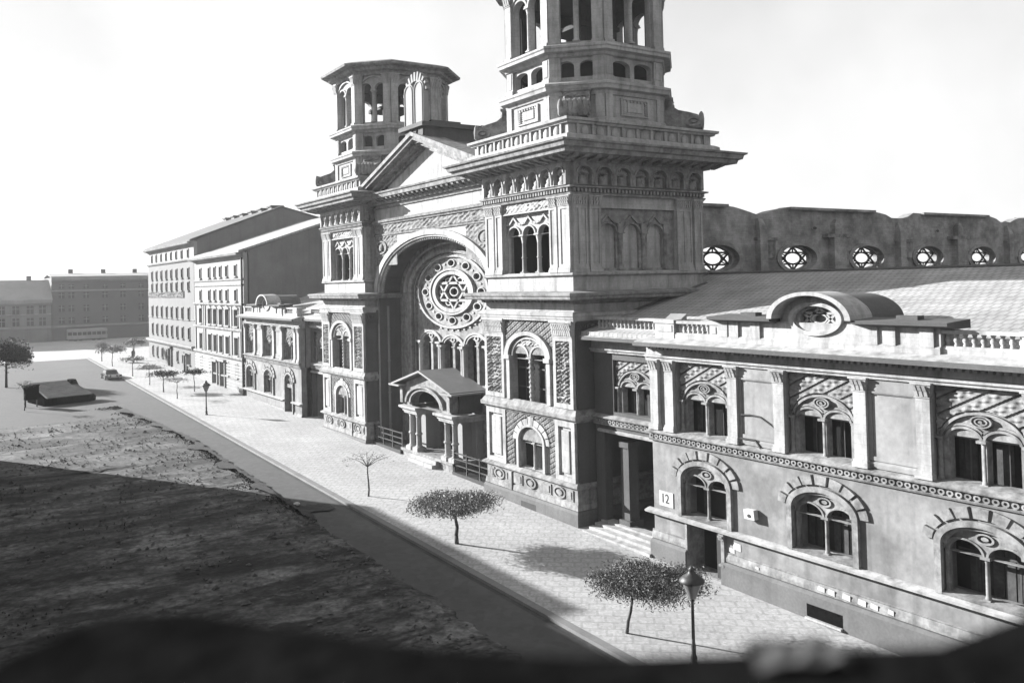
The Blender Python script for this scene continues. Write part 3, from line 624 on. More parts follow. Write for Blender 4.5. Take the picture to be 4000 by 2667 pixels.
# spandrel ornament and medallions
b = MB(**fr(1.0))
def spn(u, w):
    e = ((u-UC)/9.05)**2+((w-12.45)/4.5)**2
    return 0 if e < 1.03 else arab(5, 9)(u, w)
for u, u0 in ((10.35, 9.0), (25.75, 23.2)): b = MB(**fr(1.0)); b.relief(u0, u0+3.9, 14.6, 16.92, .01, .09, spn, 50, 44); b.band(u, 16.0, .78, .42, .95, .52, 0, .16, 0, 2*PI, 28); b.disc(u, 16.0, .78, .42, 0, .08); b.lathe(u, .08, [(.3, 15.75), (.36, 15.95), (.3, 16.15), (.12, 16.3)], 10, 1, .5); b.build('spandrel', CARVED, fw)
# pedestal block and tablets on the gable
b = MB(**fr(1.0)); b.box(16.5, 19.6, -3.2, .95, 23.0, 24.0); b.box(16.2, 19.9, -3.5, 1.35, 24.0, 24.3); b.box(17.0, 19.1, -2.2, .2, 24.4, 24.6)
for i in range(3): b.box(16.6+i*1.0, 17.3+i*1.0, .95, 1.1, 23.4, 23.95)
b.k = 1; b.lathe(17.3, -3.6, [(.03, 24.1), (.03, 24.12)], 6); b.box(16.2, 16.24, -5.4, -3.4, 24.3, 24.34); b.k = 0
b.build('pedestal', [DARKST, IRON], fw)
b = MB(**fr(1.0))
for c in (17.15, 18.65):
    b.prism(archpoly(c-.73, c+.73, 24.3, 26.6, .72, 20), .7, 1.1); b.band(c, 26.6, .55, .55, .62, .62, 1.1, 1.16, 0, PI, 20); b.box(c-.62, c-.55, 1.1, 1.16, 24.4, 26.6); b.box(c+.55, c+.62, 1.1, 1.16, 24.4, 26.6)
for i in range(11):
    t = PI*(i+.5)/11; c = math.cos(t); s_ = math.sin(t); p0 = (17.9+1.2*c, 26.4+1.0*s_); p1 = (17.9+1.75*c, 26.4+1.65*s_); n_ = (-s_*.13, c*.13)
    b.prism([(p0[0]+n_[0], p0[1]+n_[1]), (p0[0]-n_[0], p0[1]-n_[1]), (p1[0]-n_[0]*.7, p1[1]-n_[1]*.7), (p1[0]+n_[0]*.7, p1[1]+n_[1]*.7)], .75, 1.0)
b.build('law_tablets', PALEWALL, fw)
# inner wall with the rose and three double windows
RC = (UC, 12.47)
dots = [(RC[0]+4.05*math.cos(2*PI*(i+.5)/12+.26), RC[1]+2.08*math.sin(2*PI*(i+.5)/12+.26)) for i in range(12)]
def ell(c, a, b_, n=20): return [(c[0]+a*math.cos(2*PI*i/n), c[1]+b_*math.sin(2*PI*i/n)) for i in range(n)]
W3 = [(21.35, 8.72, .62), (UC, 8.5, .6), (14.75, 8.72, .62)]
hs = [ell(d_, .45, .235) for d_ in dots]+[ell(RC, 2.45, 1.27, 40)]
for c, ws, r in W3: hs += [archpoly(c-1.42, c-.16, 6.0, ws, .45, 12), archpoly(c+.16, c+1.42, 6.0, ws, .45, 12)]
hs.append(archpoly(16.6, 19.5, .6, 3.6, .9, 16))
b = MB(**fr(2.84)); b.plate([(9.3, -1), (26.8, -1), (26.8, 16.8), (9.3, 16.8)], hs, -.5, 0); rw = b.build('rose_wall', STONE2, syn)
b = MB(**fr(2.84))
b.band(UC, 12.45, 5.85, 2.85, 6.3, 3.08, 0, .4, 0, PI, 50); b.band(UC, 12.45, 5.55, 2.68, 5.7, 2.76, 0, .2, 0, PI, 50)
for sgn in (-1, 1):
    for a0, a1, d in ((5.85, 6.3, .4), (5.55, 5.7, .2)): b.box(UC+sgn*a0, UC+sgn*a1, 0, d, .2, 12.45)
b.build('inner_arch', STONE2, rw)
b = MB(**fr(2.84))
b.band(*RC, 4.95, 2.52, 5.2, 2.66, 0, .2, 0, 2*PI, 60); b.band(*RC, 2.95, 1.55, 3.2, 1.68, 0, .22, 0, 2*PI, 50); b.band(*RC, 2.4, 1.25, 2.85, 1.5, -.12, .14, 0, 2*PI, 50)
for d_ in dots: b.band(*d_, .42, .22, .54, .285, -.1, .1, 0, 2*PI, 18)
for i in range(12):
    t = 2*PI*i/12+.26; c = (RC[0]+4.05*math.cos(t), RC[1]+2.08*math.sin(t)); b.disc(*c, .15, .08, 0, .07, 10)
for i in range(40):
    t = 2*PI*i/40; b.disc(RC[0]+5.45*math.cos(t), RC[1]+2.78*math.sin(t), .15, .07, 0, .1, 8)
# six-pointed tracery
pt = [(RC[0]+2.42*math.sin(PI*k/3), RC[1]+1.25*math.cos(PI*k/3)) for k in range(6)]
for tri in ((0, 2, 4), (1, 3, 5)):
    for k in range(3): b.bar(pt[tri[k]], pt[tri[(k+1) % 3]], .085, -.3, -.05)
b.band(*RC, .5, .26, .64, .34, -.3, -.1, 0, 2*PI, 24)
for k in range(6):
    t = PI*k/3; c = (RC[0]+1.75*math.sin(t+PI/6), RC[1]+.92*math.cos(t+PI/6)); b.band(*c, .3, .16, .44, .24, -.3, -.12, 0, 2*PI, 16)
b.k = 1; b.prism(ell(RC, 4.9, 2.6, 40), -.62, -.55)
b.build('rose_window', [STONE, GLASS], rw)
for c, ws, r in W3:
    b = MB(**fr(2.84))
    b.band(c, ws, 1.5, .78, 1.68, .9, 0, .16, 0, PI, 24); b.band(c, ws+.02, 1.28, .62, 1.42, .72, 0, .1, 0, PI, 24)
    b.band(c, ws+.5, .18, .1, .3, .17, 0, .08, 0, 2*PI, 14)
    for u in (c-1.52, c+1.52): b.lathe(u, .12, [(.24, 6), (.24, 6.15), (.2, 6.25), (.19, ws-.3), (.28, ws-.08), (.3, ws)], 12); b.box(u-.35, u+.35, 0, .4, ws-.06, ws+.08)
    b.column(c, -.12, 6.0, ws, .12, .3)
    b.k = 1; b.box(c-1.5, c+1.5, -.6, -.56, 5.9, ws+.6); b.k = 0
    b.build('window', [STONE, GLASS], rw)
# recessed side pilasters and the drainpipe
for mir in (False, True):
    b = MB(**sd2(8.95), mir=mir); b.box(.95, 1.9, 0, .25, -1, 11.0); b.box(.85, 2.0, 0, .34, 10.6, 11.1); b.capital(.95, 1.9, 0, .25, 9.9, 10.6, .1); b.build('jamb_pilaster', DARKST, fw)  # jambs in the dark tone that paints their shade
b = MB(**fr(0)); b.lathe(26.55, -1.75, [(.1, .7), (.1, 11.4)], 10)
for z in (2, 4.5, 7, 9.5): b.lathe(26.55, -1.75, [(.14, z), (.14, z+.1)], 10)
b.build('drainpipe', METAL, fw)
b = MB(**fr(0))
for u0, u1 in ((9.3, 14.2), (21.9, 26.8)):
    for w in (.75, 1.15, 1.55): b.box(u0, u1, -.55, -.47, w+zg(u0), w+.07+zg(u0))
    for k in range(4): u = u0+(u1-u0)*k/3; b.box(u-.05, u+.05, -.55, -.45, zg(u), 1.7+zg(u0))
    b.box(u0, u1, -2.6, -.3, -1, zg(u0)+.35)
    b.build('railing', IRON, fw); b = MB(**fr(0))

# ---------------------------------------------------------------- porch
b = MB(**fr(.45)); PC = UC
b.box(14.35, 21.75, -2.4, 0, -1, 1.0)
b.box(14.2, 21.9, -2.4, .12, .88, 1.06)
pr = b.build('porch', STONE2, syn)
b = MB(**fr(.45))
# arch wall over the columns, side walls, gable
b.plate([(14.5, 4.25), (21.6, 4.25), (21.6, 5.75), (18.05, 6.75), (14.5, 5.75)], [archpoly(15.85, 20.25, 4.26, 4.5, 1.0, 24)], -.6, -.05)
b.band(PC, 4.5, 2.2, 1.0, 2.45, 1.14, -.05, .1, 0, PI, 30); b.band(PC, 4.5, 2.62, 1.2, 2.85, 1.33, -.05, .22, 0, PI, 30)
b.k = 1
for u in (14.55, 21.55): b.box(u-.28, u+.28, -2.4, -.6, 4.25, 5.8)
b.k = 0
for u in (14.55, 21.55): b.box(u-.2, u+.2, -.1, .16, 4.4, 5.6)
b.build('porch_gable', [STONE2, DARKST], pr)
for u in (14.4, 15.45, 19.65, 20.7):
    b = MB(**fr(.45)); b.box(u-.36, u+.36, -.62, .1, 1.06, 1.32); b.column(u, -.26, 1.3, 3.75, .2, .3); b.lathe(u, -.26, [(.22, 2.2), (.28, 2.28), (.22, 2.36)], 12); b.build('column', STONE, pr)
b = MB(**fr(.45))
for u0, u1 in ((13.9, 15.95), (19.15, 21.2)):
    for k, (w0, w1, e) in enumerate(((3.72, 3.86, .0), (3.86, 4.0, .08), (4.0, 4.1, .16), (4.1, 4.26, .3))): b.box(u0-e, u1+e, -2.4 if k < 3 else -.9, .14+e, w0, w1)
    b.build('entablature', STONE, pr); b = MB(**fr(.45))
b = MB(**fr(.45))
for u in (15.4, 20.7): b.box(u-.35, u+.35, -2.4, -1.2, 1.06, 4.2)
for u0 in (14.3, 20.9): b.box(u0, u0+.9, -2.38, -1.9, 1.06, 4.2)
b.k = 1; b.box(16.6, 19.5, -2.48, -2.42, 1.06, 4.4); b.k = 0
b.build('inner_pier', [PALEWALL, GLASS], pr)
b = MB(**fr(.45))
b.prism([(13.6, 5.66), (UC, 6.86), (22.5, 5.66), (22.5, 5.8), (UC, 7.0), (13.6, 5.8)], -2.4, .55)
b.prism([(13.3, 5.62), (15, 5.62), (15, 5.74), (13.3, 5.74)], -2.4, .6); b.prism([(21.1, 5.62), (22.8, 5.62), (22.8, 5.74), (21.1, 5.74)], -.9, .6)
b.build('porch_roof', METAL, pr)
b = MB(**fr(.45))
for k in range(3): b.box(16.2, 19.8, .0+.3*k, .3+.3*k, -.6, .9-.24*k)
b.build('step', STONE, pr)

# ---------------------------------------------------------------- nave: roofless clerestory with round windows
NY = 2.0; per = 15.3; x0 = 1.45
prof = [(9.0, 8), (70, 8)]; tops = []
for k in range(5):
    g = x0+per*k
    tops += [(g+.05, 17.16), (g+.7, 17.22), (g+1.4, 17.4), (g+2.1, 17.54), (g+3.0, 17.62), (g+7.6, 17.68), (g+12.3, 17.64), (g+13.2, 17.54), (g+13.9, 17.4), (g+14.6, 17.22), (g+15.2, 17.16)]
tops = [(a, z+.16*mnoise.noise(Vector((a*1.3, 0, 5)))) for a, z in tops if 9 < a < 70]
holes = []
for k in range(5):
    for c in (x0+per*k+3.9, x0+per*k+11.5):
        if 10 < c < 66: holes.append(c)
b = MB(**sd(NY)); b.plate([(9.0, 8), (70, 8), (70, 16.9)]+tops[::-1]+[(9.0, 17.7)], [ell((c, 14.25), 1.85, .86, 28) for c in holes], -.8, 0)
nv = b.build('nave_wall', BRICK, syn)
for c in holes:
    b = MB(**sd(NY)); b.band(c, 14.25, 1.85, .86, 2.25, 1.08, 0, .12, 0, 2*PI, 32); b.band(c, 14.25, 1.6, .74, 1.85, .86, -.6, -.3, 0, 2*PI, 32)
    b.k = 1; P6 = [(c+1.7*math.sin(PI*k/3), 14.25+.78*math.cos(PI*k/3)) for k in range(6)]
    for tri in ((0, 2, 4), (1, 3, 5)):
        for k in range(3): b.bar(P6[tri[k]], P6[tri[(k+1) % 3]], .06, -.5, -.42)
    b.band(c, 14.25, .75, .34, .86, .42, -.5, -.42, 0, 2*PI, 20)
    for k in range(6): t = PI*k/3; b.bar((c+.8*math.sin(t), 14.25+.37*math.cos(t)), (c+1.7*math.sin(t), 14.25+.78*math.cos(t)), .03, -.5, -.42)
    b.build('oculus_window', [BRICK, IRON], nv)
for k in range(5):
    for c, h in ((x0+per*k, 16.85), (x0+per*k+7.7, 16.2)):
        if not 11 < c < 66: continue
        b = MB(**sd(NY)); b.box(c-.35, c+.35, 0, .45, 8, h-.7); b.taper(c-.35, c+.35, 0, .45, h-.7, c-.2, c+.2, 0, .2, h)
        b.k = 1; b.box(c-.45, c+1.6, 0, .3, h-1.45, h-1.25); b.box(c+.35, c+1.4, 0, .22, h-2.6, h-1.45); b.k = 0
        if h < 16.5: b.k = 1; b.box(c-1.2, c+1.5, 0, .5, h-.55, h-.3); b.k = 0; b.box(c-.55, c+.75, 0, .5, 13.0, h-.55); b.box(c-.3, c+.45, 0, .4, h-.3, h+.35); b.taper(c-.3, c+.45, 0, .4, h+.35, c, c+.2, .1, .3, h+.75)
        b.build('buttress', [BRICK, STONE2], nv)
for k in range(5):
    g = x0+per*k; b = MB(**sd(NY))
    if g+3 > 0: b.box(max(9.2, g+3.0), g+12.3, -.8, .3, 17.5, 17.68); b.build('wall_coping', BRICK, nv)
for c in (x0+per+5.7, x0+2*per+5.2): b = MB(**sd(NY)); b.band(c, 16.3, .22, .1, .34, .17, -.02, .03, 0, 2*PI, 14); b.k = 1; b.disc(c, 16.3, .24, .11, -.02, .012, 14); b.build('vent_hole', [BRICK, INSHADE], nv)
# ================================================================ SIDE WINGS (two-storey annexes left and right of the towers)
def annex(mir, label):
    loc = (3, -14, 0) if not mir else (3, MIRY+14, 0)
    A = thing('annex_building', loc, label, 'building')
    K = dict(O=(0, 0, 0), U=(0, -1, 0), D=(-1, 0, 0), mir=mir)        # u counts away from the tower
    KL = dict(O=(1.0, 0, 0), U=(0, -1, 0), D=(-1, 0, 0), mir=mir)      # link bay, set back
    def m_(x=0.): return MB(O=(x, 0, 0), U=(0, -1, 0), D=(-1, 0, 0), mir=mir)
    UB = (9.0, 15.1, 21.2); U0, U1 = 5.7, 23.2
    gz = -1.2
    b = m_()
    gh = [archpoly(c-1.42, c+1.42, 2.3, 3.95, .8, 22) for c in UB]
    if mir: gh[0] = archpoly(UB[0]-1.1, UB[0]+1.1, -1, 3.95, .8, 22)
    else: gh.append([(7.9, -.9), (9.98, -.9), (9.98, 2.04), (7.9, 2.04)])
    b.k = 1; b.plate([(U0, gz), (U1, gz), (U1, 5.5), (U0, 5.5)], gh, -1.0, 0); b.k = 0
    b.plate([(U0, 5.5), (U1, 5.5), (U1, 9.9), (U0, 9.9)], [[(c-1.58, 5.9), (c+1.58, 5.9), (c+1.58, 9.25), (c-1.58, 9.25)] for c in UB], -.4, 0)
    b.box(U0, U0+.5, -9, -.5, gz, 9.9); b.box(U1-.5, U1, -12, -.5, gz, 9.9)
    b.box(U0+.5, U1-.5, -6.2, -6, gz, 9.9); b.box(U0+.5, U1-.5, -6, -.5, 5.35, 5.6); b.box(U0, U1, -7, 0, 9.9, 10.2)
    for c in UB[:-1]: b.box(c+2.6, c+2.9, -6, -.5, gz, 9.9)
    # link bay
    b2 = m_(1.0)
    b2.plate([(.2, gz), (U0+.2, gz), (U0+.2, 9.9), (.2, 9.9)], [[(.9, -.9), (5.6, -.9), (5.6, 5.1), (.9, 5.1)], [(1.75, 6.2), (4.9, 6.2), (4.9, 8.9), (1.75, 8.9)]], -.5, 0)
    b2.box(.2, U0, -5, -4.8, gz, 9.9); b2.box(.2, U0, -5, -.5, 5.2, 5.6); b2.box(0, U0, -6, 0, 9.9, 10.2); b2.box(.2, U0+.2, -4.8, -.5, -.5, .35)
    w = b.build('wall', [PLASTER, PLASTER2], A); lk = b2.build('link_wall', DARKST, A)  # link wall's dark tone paints the shade of its recess
    b = m_()
    b.mould([(0, gz), (.22, gz), (.22, .7), (.12, .82), (0, .84)], U0-.1, 7.88 if not mir else UB[0]-1.12); b.mould([(0, gz), (.22, gz), (.22, .7), (.12, .82), (0, .84)], 10.0 if not mir else UB[0]+1.12, U1)
    b.build('plinth', PLINTH, w)
    b = m_()
    for u0, u1 in (((U0-.1, 7.88), (10.0, U1)) if not mir else ((U0-.1, UB[0]-1.12), (UB[0]+1.12, U1))): b.mould([(0, .86), (.1, .86), (.1, 1.0), (.04, 1.2), (.06, 1.24), (0, 1.26)], u0, u1)
    b.build('base_moulding', STONE2, w)
    b = m_()
    for u0, u1 in (((U0-.3, U1+.2),) if not mir else ((U0-.3, UB[0]-1.12), (UB[0]+1.12, U1+.2))): b.mould([(0, 2.02), (.2, 2.04), (.34, 2.08), (.36, 2.16), (.1, 2.24), (0, 2.25)], u0, u1)
    b.build('sill_ledge', STONE, w)
    # string course with a running guilloche
    b = m_(); b.mould([(0, 5.44), (.12, 5.46), (.16, 5.54), (.12, 5.56), (.12, 5.8), (.3, 5.84), (.32, 5.9), (.1, 6.0), (0, 6.02)], U0-.1, U1)
    for i in range(58): u = U0+.15+i*.3; b.band(u, 5.68, .06, .05, .125, .105, .1, .19, 0, 2*PI, 10)
    b.build('string_course', STONE2, w); b = m_()
    bl = m_(1.0); bl.mould([(0, 5.44), (.12, 5.46), (.16, 5.54), (.12, 5.56), (.12, 5.8), (.3, 5.84), (.32, 5.9), (.1, 6.0), (0, 6.02)], .2, U0)
    for i in range(18): u = .4+i*.3; bl.band(u, 5.68, .06, .05, .125, .105, .1, .19, 0, 2*PI, 10)
    bl.build('string_course', STONE2, lk)
    # pilasters
    first = None
    for u in (U0+.35, U0+1.35, 10.84, 13.28, 16.94, 19.38):
        for k in range(1):
            q = m_(); h = .26
            q.box(u-h, u+h, 0, .17, 6.0, 8.78); q.box(u-h-.06, u+h+.06, 0, .26, 6.0, 6.18); q.box(u-h-.03, u+h+.03, 0, .22, 6.18, 6.28); q.capital(u-h, u+h, 0, .17, 8.76, 9.28, .12); q.build('pilaster', STONE, w)
    q = m_(); u = 22.95; q.box(u-.22, u+.22, 0, .17, 6, 8.78); q.capital(u-.22, u+.22, 0, .17, 8.76, 9.28, .1); q.build('pilaster', STONE, w)
    # plain panels between pilasters
    for c in (12.06, 18.16):
        q = m_(); q.plate([(c-.98, 6.3), (c+.98, 6.3), (c+.98, 9.25), (c-.98, 9.25)], [[(c-.8, 6.45), (c+.8, 6.45), (c+.8, 8.7), (c-.8, 8.7)]], 0, .05); q.mould([(0, 6.02), (.09, 6.04), (.1, 6.2), (0, 6.28)], c-.98, c+.98); q.mould([(0, 8.72), (.09, 8.74), (.1, 8.8), (0, 8.82)], c-.98, c+.98); q.build('wall_panel', PLASTER, w)
    # upper double windows in the recessed bays
    def upper(K_, c, half, name):
        q = MB(**K_); h = half
        spring = 7.48; r = .54*h/1.55; 
        lc = (c-.63*h/1.55, c+.63*h/1.55)
        q.plate([(c-h-.05, 5.9), (c+h+.05, 5.9), (c+h+.05, 9.3), (c-h-.05, 9.3)], [archpoly(l-r, l+r, 6.05, spring, .34, 16) for l in lc], -.6, -.25)
        for l in lc: q.band(l, spring, r, .34, r+.09, .42, -.25, -.17, 0, PI, 18); q.band(l, spring, r+.13, .45, r+.2, .52, -.25, -.2, 0, PI, 18)
        q.band(c, spring-.12, h*.86, .98, h*.93, 1.06, -.25, -.13, .22, PI-.22, 28)
        q.disc(c, 8.12, .36, .2, -.25, -.16, 24); q.band(c, 8.12, .3, .165, .36, .2, -.16, -.08, 0, 2*PI, 24); q.band(c, 8.12, .17, .09, .22, .125, -.16, -.09, 0, 2*PI, 18); q.disc(c, 8.12, .07, .045, -.16, -.06, 10)
        def lat(u, w_): return 0 if ((u-c)/(h*.95))**2+((w_-spring+.1)/1.1)**2 < 1 else stripes(1.0, .52)(u, w_)
        q.relief(c-h, c+h, 7.55, 9.25, -.26, .17, lat, 100, 80)
        for i, u in enumerate((c-h*.93, c, c+h*.93)):
            q.column(u, -.2 if i != 1 else -.3, 6.0, spring, .085, .22, 10); q.box(u-.16, u+.16, -.4, -.06, spring-.06, spring+.03)
        q.mould([(-.6, 5.88), (-.1, 5.88), (.05, 5.95), (.05, 6.02), (-.6, 6.08)], c-h, c+h)
        q.k = 1; q.box(c-h, c+h, -.9, -.87, 6.0, 8.0); q.k = 4; rr = random.Random(int(c*31))
        for l in lc:
            for i in range(5):
                if rr.random() < .6: u0 = l-r+i*r*.4; q.box(u0, u0+r*.4*rr.uniform(.5, .95), -.86+.03*(i % 2), -.84+.03*(i % 2), 6.0, 7.8)
        q.k = 2
        for l in lc: q.box(l-r, l+r, -.62, -.56, spring-.04, spring+.05); q.k = 3; q.box(l-.02, l+.02, -.62, -.59, 6.05, spring); q.k = 2
        return q.build(name, [STONE2, GLASS, PALEWALL, FRAME, DRAPE], w if name != 'link_window' else lk)
    for c in UB: upper(K, c, 1.55, 'window')
    o = upper(KL, 3.3, 1.5, 'link_window'); o.name = 'window'
    # ground-floor arched windows with voussoirs
    for bi, c in enumerate(UB):
        door = mir and bi == 0
        q = m_(); hw = 1.42 if not door else 1.1
        q.band(c, 3.95, hw-.06, .76, hw+.18, .96, 0, .16, 0, PI, 30); q.band(c, 3.95, hw-.22, .64, hw-.02, .8, -.2, .04, 0, PI, 30)
        for sgn in (-1, 1): q.box(c+sgn*(hw-.06), c+sgn*(hw+.18), 0, .16, 2.25 if not door else -.5, 3.95)
        for k in range(9):
            t0 = PI*k/9; q.band(c, 4.0, hw+.24, 1.0, hw+.6, 1.36, 0, .1+.02*((k*7) % 3), t0+.035, t0+PI/9-.035, 5)
        ws = 3.72
        q.plate(archpoly(c-hw+.08, c+hw-.08, ws-.02, 3.95, .68, 22), [archpoly(c-hw+.2, c-.1, ws, ws+.02, .4, 14), archpoly(c+.1, c+hw-.2, ws, ws+.02, .4, 14), ell((c, 4.32), .24, .13, 16)], -.35, -.15)
        q.band(c, 4.32, .24, .13, .32, .18, -.15, -.08, 0, 2*PI, 18); q.disc(c, 4.32, .13, .07, -.15, -.1, 10)
        for l in (c-hw/2-.02, c+hw/2+.02): q.band(l, ws+.02, hw/2-.08, .42, hw/2, .48, -.15, -.09, 0, PI, 16)
        if not door:
            q.column(c, -.22, 2.3, ws+.02, .075, .2, 10); q.box(c-.16, c+.16, -.36, -.06, ws-.06, ws+.04)
            for sgn in (-1, 1): q.box(c+sgn*(hw-.2), c+sgn*(hw-.08), -.3, -.1, 2.3, ws)
            q.mould([(-.5, 2.22), (.12, 2.22), (.16, 2.3), (-.5, 2.36)], c-hw, c+hw)
            q.k = 1; q.box(c-hw, c+hw, -.95, -.9, 2.2, 4.8); q.k = 3; rr = random.Random(int(c*17))
            for i in range(7):
                if rr.random() < .5: u0 = c-hw+.1+i*hw*.27; q.box(u0, u0+hw*.27*rr.uniform(.5, .95), -.895, -.875, 2.3, 4.0)
            q.k = 2
            for l in (c-hw/2, c+hw/2): q.box(l-.025, l+.025, -.9, -.86, 2.3, 4.1)
            q.box(c-hw+.1, c+hw-.1, -.9, -.86, 3.6, 3.66)
        else:
            q.box(c-hw, c+hw, -.35, -.05, 3.4, 3.72)
            q.k = 1; q.box(c-hw, c+hw, -.48, -.44, -.5, 4.8); q.k = 2
            for l in (c-.55, c+.55): q.box(l-.45, l+.45, -.44, -.36, .8, 2.0); q.box(l-.45, l+.45, -.44, -.36, 2.15, 3.3)
        q.build('door' if door else 'window', [STONE2, GLASS, FRAME, DRAPE], w)
    if not mir:
        q = m_(); q.k = 1; q.box(7.9, 9.98, -1.1, -1.0, -.9, 2.04); q.k = 0; q.box(7.8, 7.92, -.9, .12, -.9, 2.02); q.box(9.96, 10.14, -.5, .14, -.9, 2.02); q.box(7.9, 9.98, -.9, .05, -.9, -.05)
        q.box(9.9, 10.2, .02, .24, 1.75, 2.02); q.box(9.92, 10.16, 0, .3, 1.86, 1.94); q.box(9.9, 10.18, .02, .24, .62, .72); q.k = 2; q.box(9.5, 9.96, -.6, -.1, -.05, 1.9); q.k = 0
        q.build('door', [STONE2, GLASS, IRON], w)
    # link passage: dark opening with a pier and steps
    q = m_(1.0); q.box(1.9, 2.5, -.9, -.25, -.6, 4.6); q.box(1.8, 2.6, -1.0, -.15, 4.4, 4.7); q.box(1.75, 2.65, -1.05, -.1, .3, .7); q.build('pier', DARKST, lk)
    q = m_(1.0)
    for k in range(3): q = m_(1.0); q.box(.6, U0-.02, .95-.42*k, 1.37-.42*k, -.6, .1+.13*k-.0); q.build('step', STONE, lk)
    q = m_(1.0); q.mould([(0, 5.06), (.1, 5.08), (.14, 5.2), (0, 5.24)], .5, U0); q.build('lintel', STONE, lk); q = m_(1.0); q.box(.6, U0-.02, -.5, .1, -.6, .45); q.build('landing', STONE, lk)
    # entablature
    b = m_()
    fz = [(0, 9.24), (.14, 9.25), (.16, 9.36), (.24, 9.38), (.25, 9.46), (.08, 9.5), (.06, 9.84), (.2, 9.88), (.3, 9.9), (.74, 9.94), (.78, 10.02), (.84, 10.05), (.86, 10.12), (.1, 10.3), (-.4, 10.3), (-.4, 9.24)]
    b.mould(fz, U0-.2, U1+.3)
    for i in range(70): u = U0+i*.25; b.box(u, u+.13, .04, .26, 9.74, 9.86)
    bl = m_(1.0); bl.mould(fz, .1, U0+.3); bl.build('cornice', STONE, lk)
    ent = b.build('cornice', STONE, w); q = m_(); q.box(U0-.22, U1+.3, .8, .93, 9.93, 10.1); q.build('gutter', ROOFD, w); q = m_(1.0); q.box(.1, U0+.2, .8, .93, 9.93, 10.1); q.build('gutter', ROOFD, lk)
    # attic balustrade
    b = m_(-.1)
    def rail(u0, u1, bb=b): bb.box(u0, u1, -.45, .0, 10.26, 10.5); bb.box(u0, u1, -.42, -.03, 10.5, 10.56); bb.box(u0, u1, -.46, .02, 10.98, 11.1)
    rail(7.4, 10.2)
    br = m_(-.1); rail(19.9, 23.0, br); u0, u1 = 22.7, 23.1; br.box(u0, u1, -.47, .03, 10.26, 11.06); br.box(u0-.05, u1+.05, -.52, .08, 10.98, 11.14); br.build('balustrade', STONE, A)
    for u0, u1 in ((6.2, 7.45), (9.65, 10.15)): b.box(u0, u1, -.47, .03, 10.26, 11.06); b.box(u0-.05, u1+.05, -.52, .08, 10.98, 11.14); b.box(u0+.12, u1-.12, 0, .06, 10.6, 10.9)
    bl = m_(.9); rail(.3, U0+.8, bl); bl.build('balustrade', STONE, lk)
    bal = b.build('balustrade', STONE, A)
    q = MB(mir=mir); q.lathe(0, 0, [(.085, 0), (.085, .05), (.06, .08), (.1, .16), (.1, .22), (.055, .32), (.08, .38), (.08, .42)], 10)
    proto = q.build('baluster', STONE, bal)
    proto.location = (0, 0, 0)
    me = proto.data
    sp = [(-.1+.22, 7.62+i*.29) for i in range(7)]+[(-.1+.22, 20.2+i*.3) for i in range(9)]+[(.9+.22, .6+i*.3) for i in range(18)]
    for i, (x, u) in enumerate(sp):
        o = proto if i == 0 else proto.copy()
        if i: col.objects.link(o)
        yy = -u; yy = MIRY-yy if mir else yy
        if i == 0:
            base = Vector((A.location.x, A.location.y, A.location.z)); 
            for v in me.vertices: v.co = v.co+base-Vector((0, MIRY if mir else 0, 0))
        o.location = (x-base.x, yy-base.y, 10.56)
        o.parent = bal
    # attic block with round clock-like dormer
    b = m_(-.1); c = 15.15
    b.plate([(10.2, 10.26), (20.1, 10.26), (20.1, 11.2), (10.2, 11.2)], [], -.75, .05)
    b.k = 1
    for uu in ((9.95, 13.3), (17.0, 20.6)): b.mould([(-.9, 11.14), (.08, 11.14), (.3, 11.2), (.5, 11.24), (.52, 11.36), (-.9, 11.44)], *uu)
    b.k = 0
    b.mould([(.05, 10.26), (.12, 10.26), (.12, 10.5), (.05, 10.54)], 10.2, 20.1)
    for u in (10.25, 10.85, 12.0, 17.3, 18.0, 19.4): b.box(u, u+.5, 0, .14, 10.5, 11.18)
    at = b.build('attic', [STONE, ROOFD], A)
    for u in (11.3, 18.4): q = m_(-.1); q.box(u, u+.8, -.5, -.1, 11.34, 11.55); q.build('cap_stone', DARKST, at)
    b = m_(-.1)
    b.plate(archpoly(13.35, 16.95, 10.6, 11.35, .98, 32), [ell((c, 11.36), .98, .5, 30)], -.9, -.1)
    b.band(c, 11.35, 1.66, .92, 1.9, 1.06, -.7, .6, 0, PI, 36); b.band(c, 11.36, .98, .5, 1.22, .64, -.05, .16, 0, 2*PI, 36); b.band(c, 11.36, .85, .43, .98, .5, -.4, -.1, 0, 2*PI, 30)
    P6 = [(c+.84*math.sin(PI*k/3), 11.36+.42*math.cos(PI*k/3)) for k in range(6)]
    for tri in ((0, 2, 4), (1, 3, 5)):
        for k in range(3): b.bar(P6[tri[k]], P6[tri[(k+1) % 3]], .05, -.35, -.2)
    b.band(c, 11.36, .3, .15, .4, .21, -.35, -.2, 0, 2*PI, 16)
    b.k = 1; b.prism(ell((c, 11.36), 1.0, .52, 24), -.6, -.5); b.k = 2
    b.band(c, 11.33, 1.55, .84, 1.72, .96, -3.0, -.7, 0, PI, 30)
    b.build('round_dormer', [STONE, PALEWALL, ROOFD], at)
    # roof
    b = MB(mir=mir); zr = lambda x: 10.25+(x+.1)*.25
    pf = [(.25, .1), (9.9, .1), (9.9, 1.9), (12, 1.9), (12, -23.4), (.25, -23.4)]; n = len(pf)
    b.raw([(x, y, zr(x)) for x, y in pf]+[(x, y, zr(x)-.18) for x, y in pf], [tuple(range(n)), tuple(range(n, 2*n))]+[(i, (i+1) % n, n+(i+1) % n, n+i) for i in range(n)])
    b.raw([(12, 1.9, zr(12)), (12, -23.4, zr(12)), (16, -23.4, 11.0), (16, 1.9, 11.0)], [(0, 1, 2, 3)])
    rf = b.build('roof', ROOF, A)
    b = MB(mir=mir)
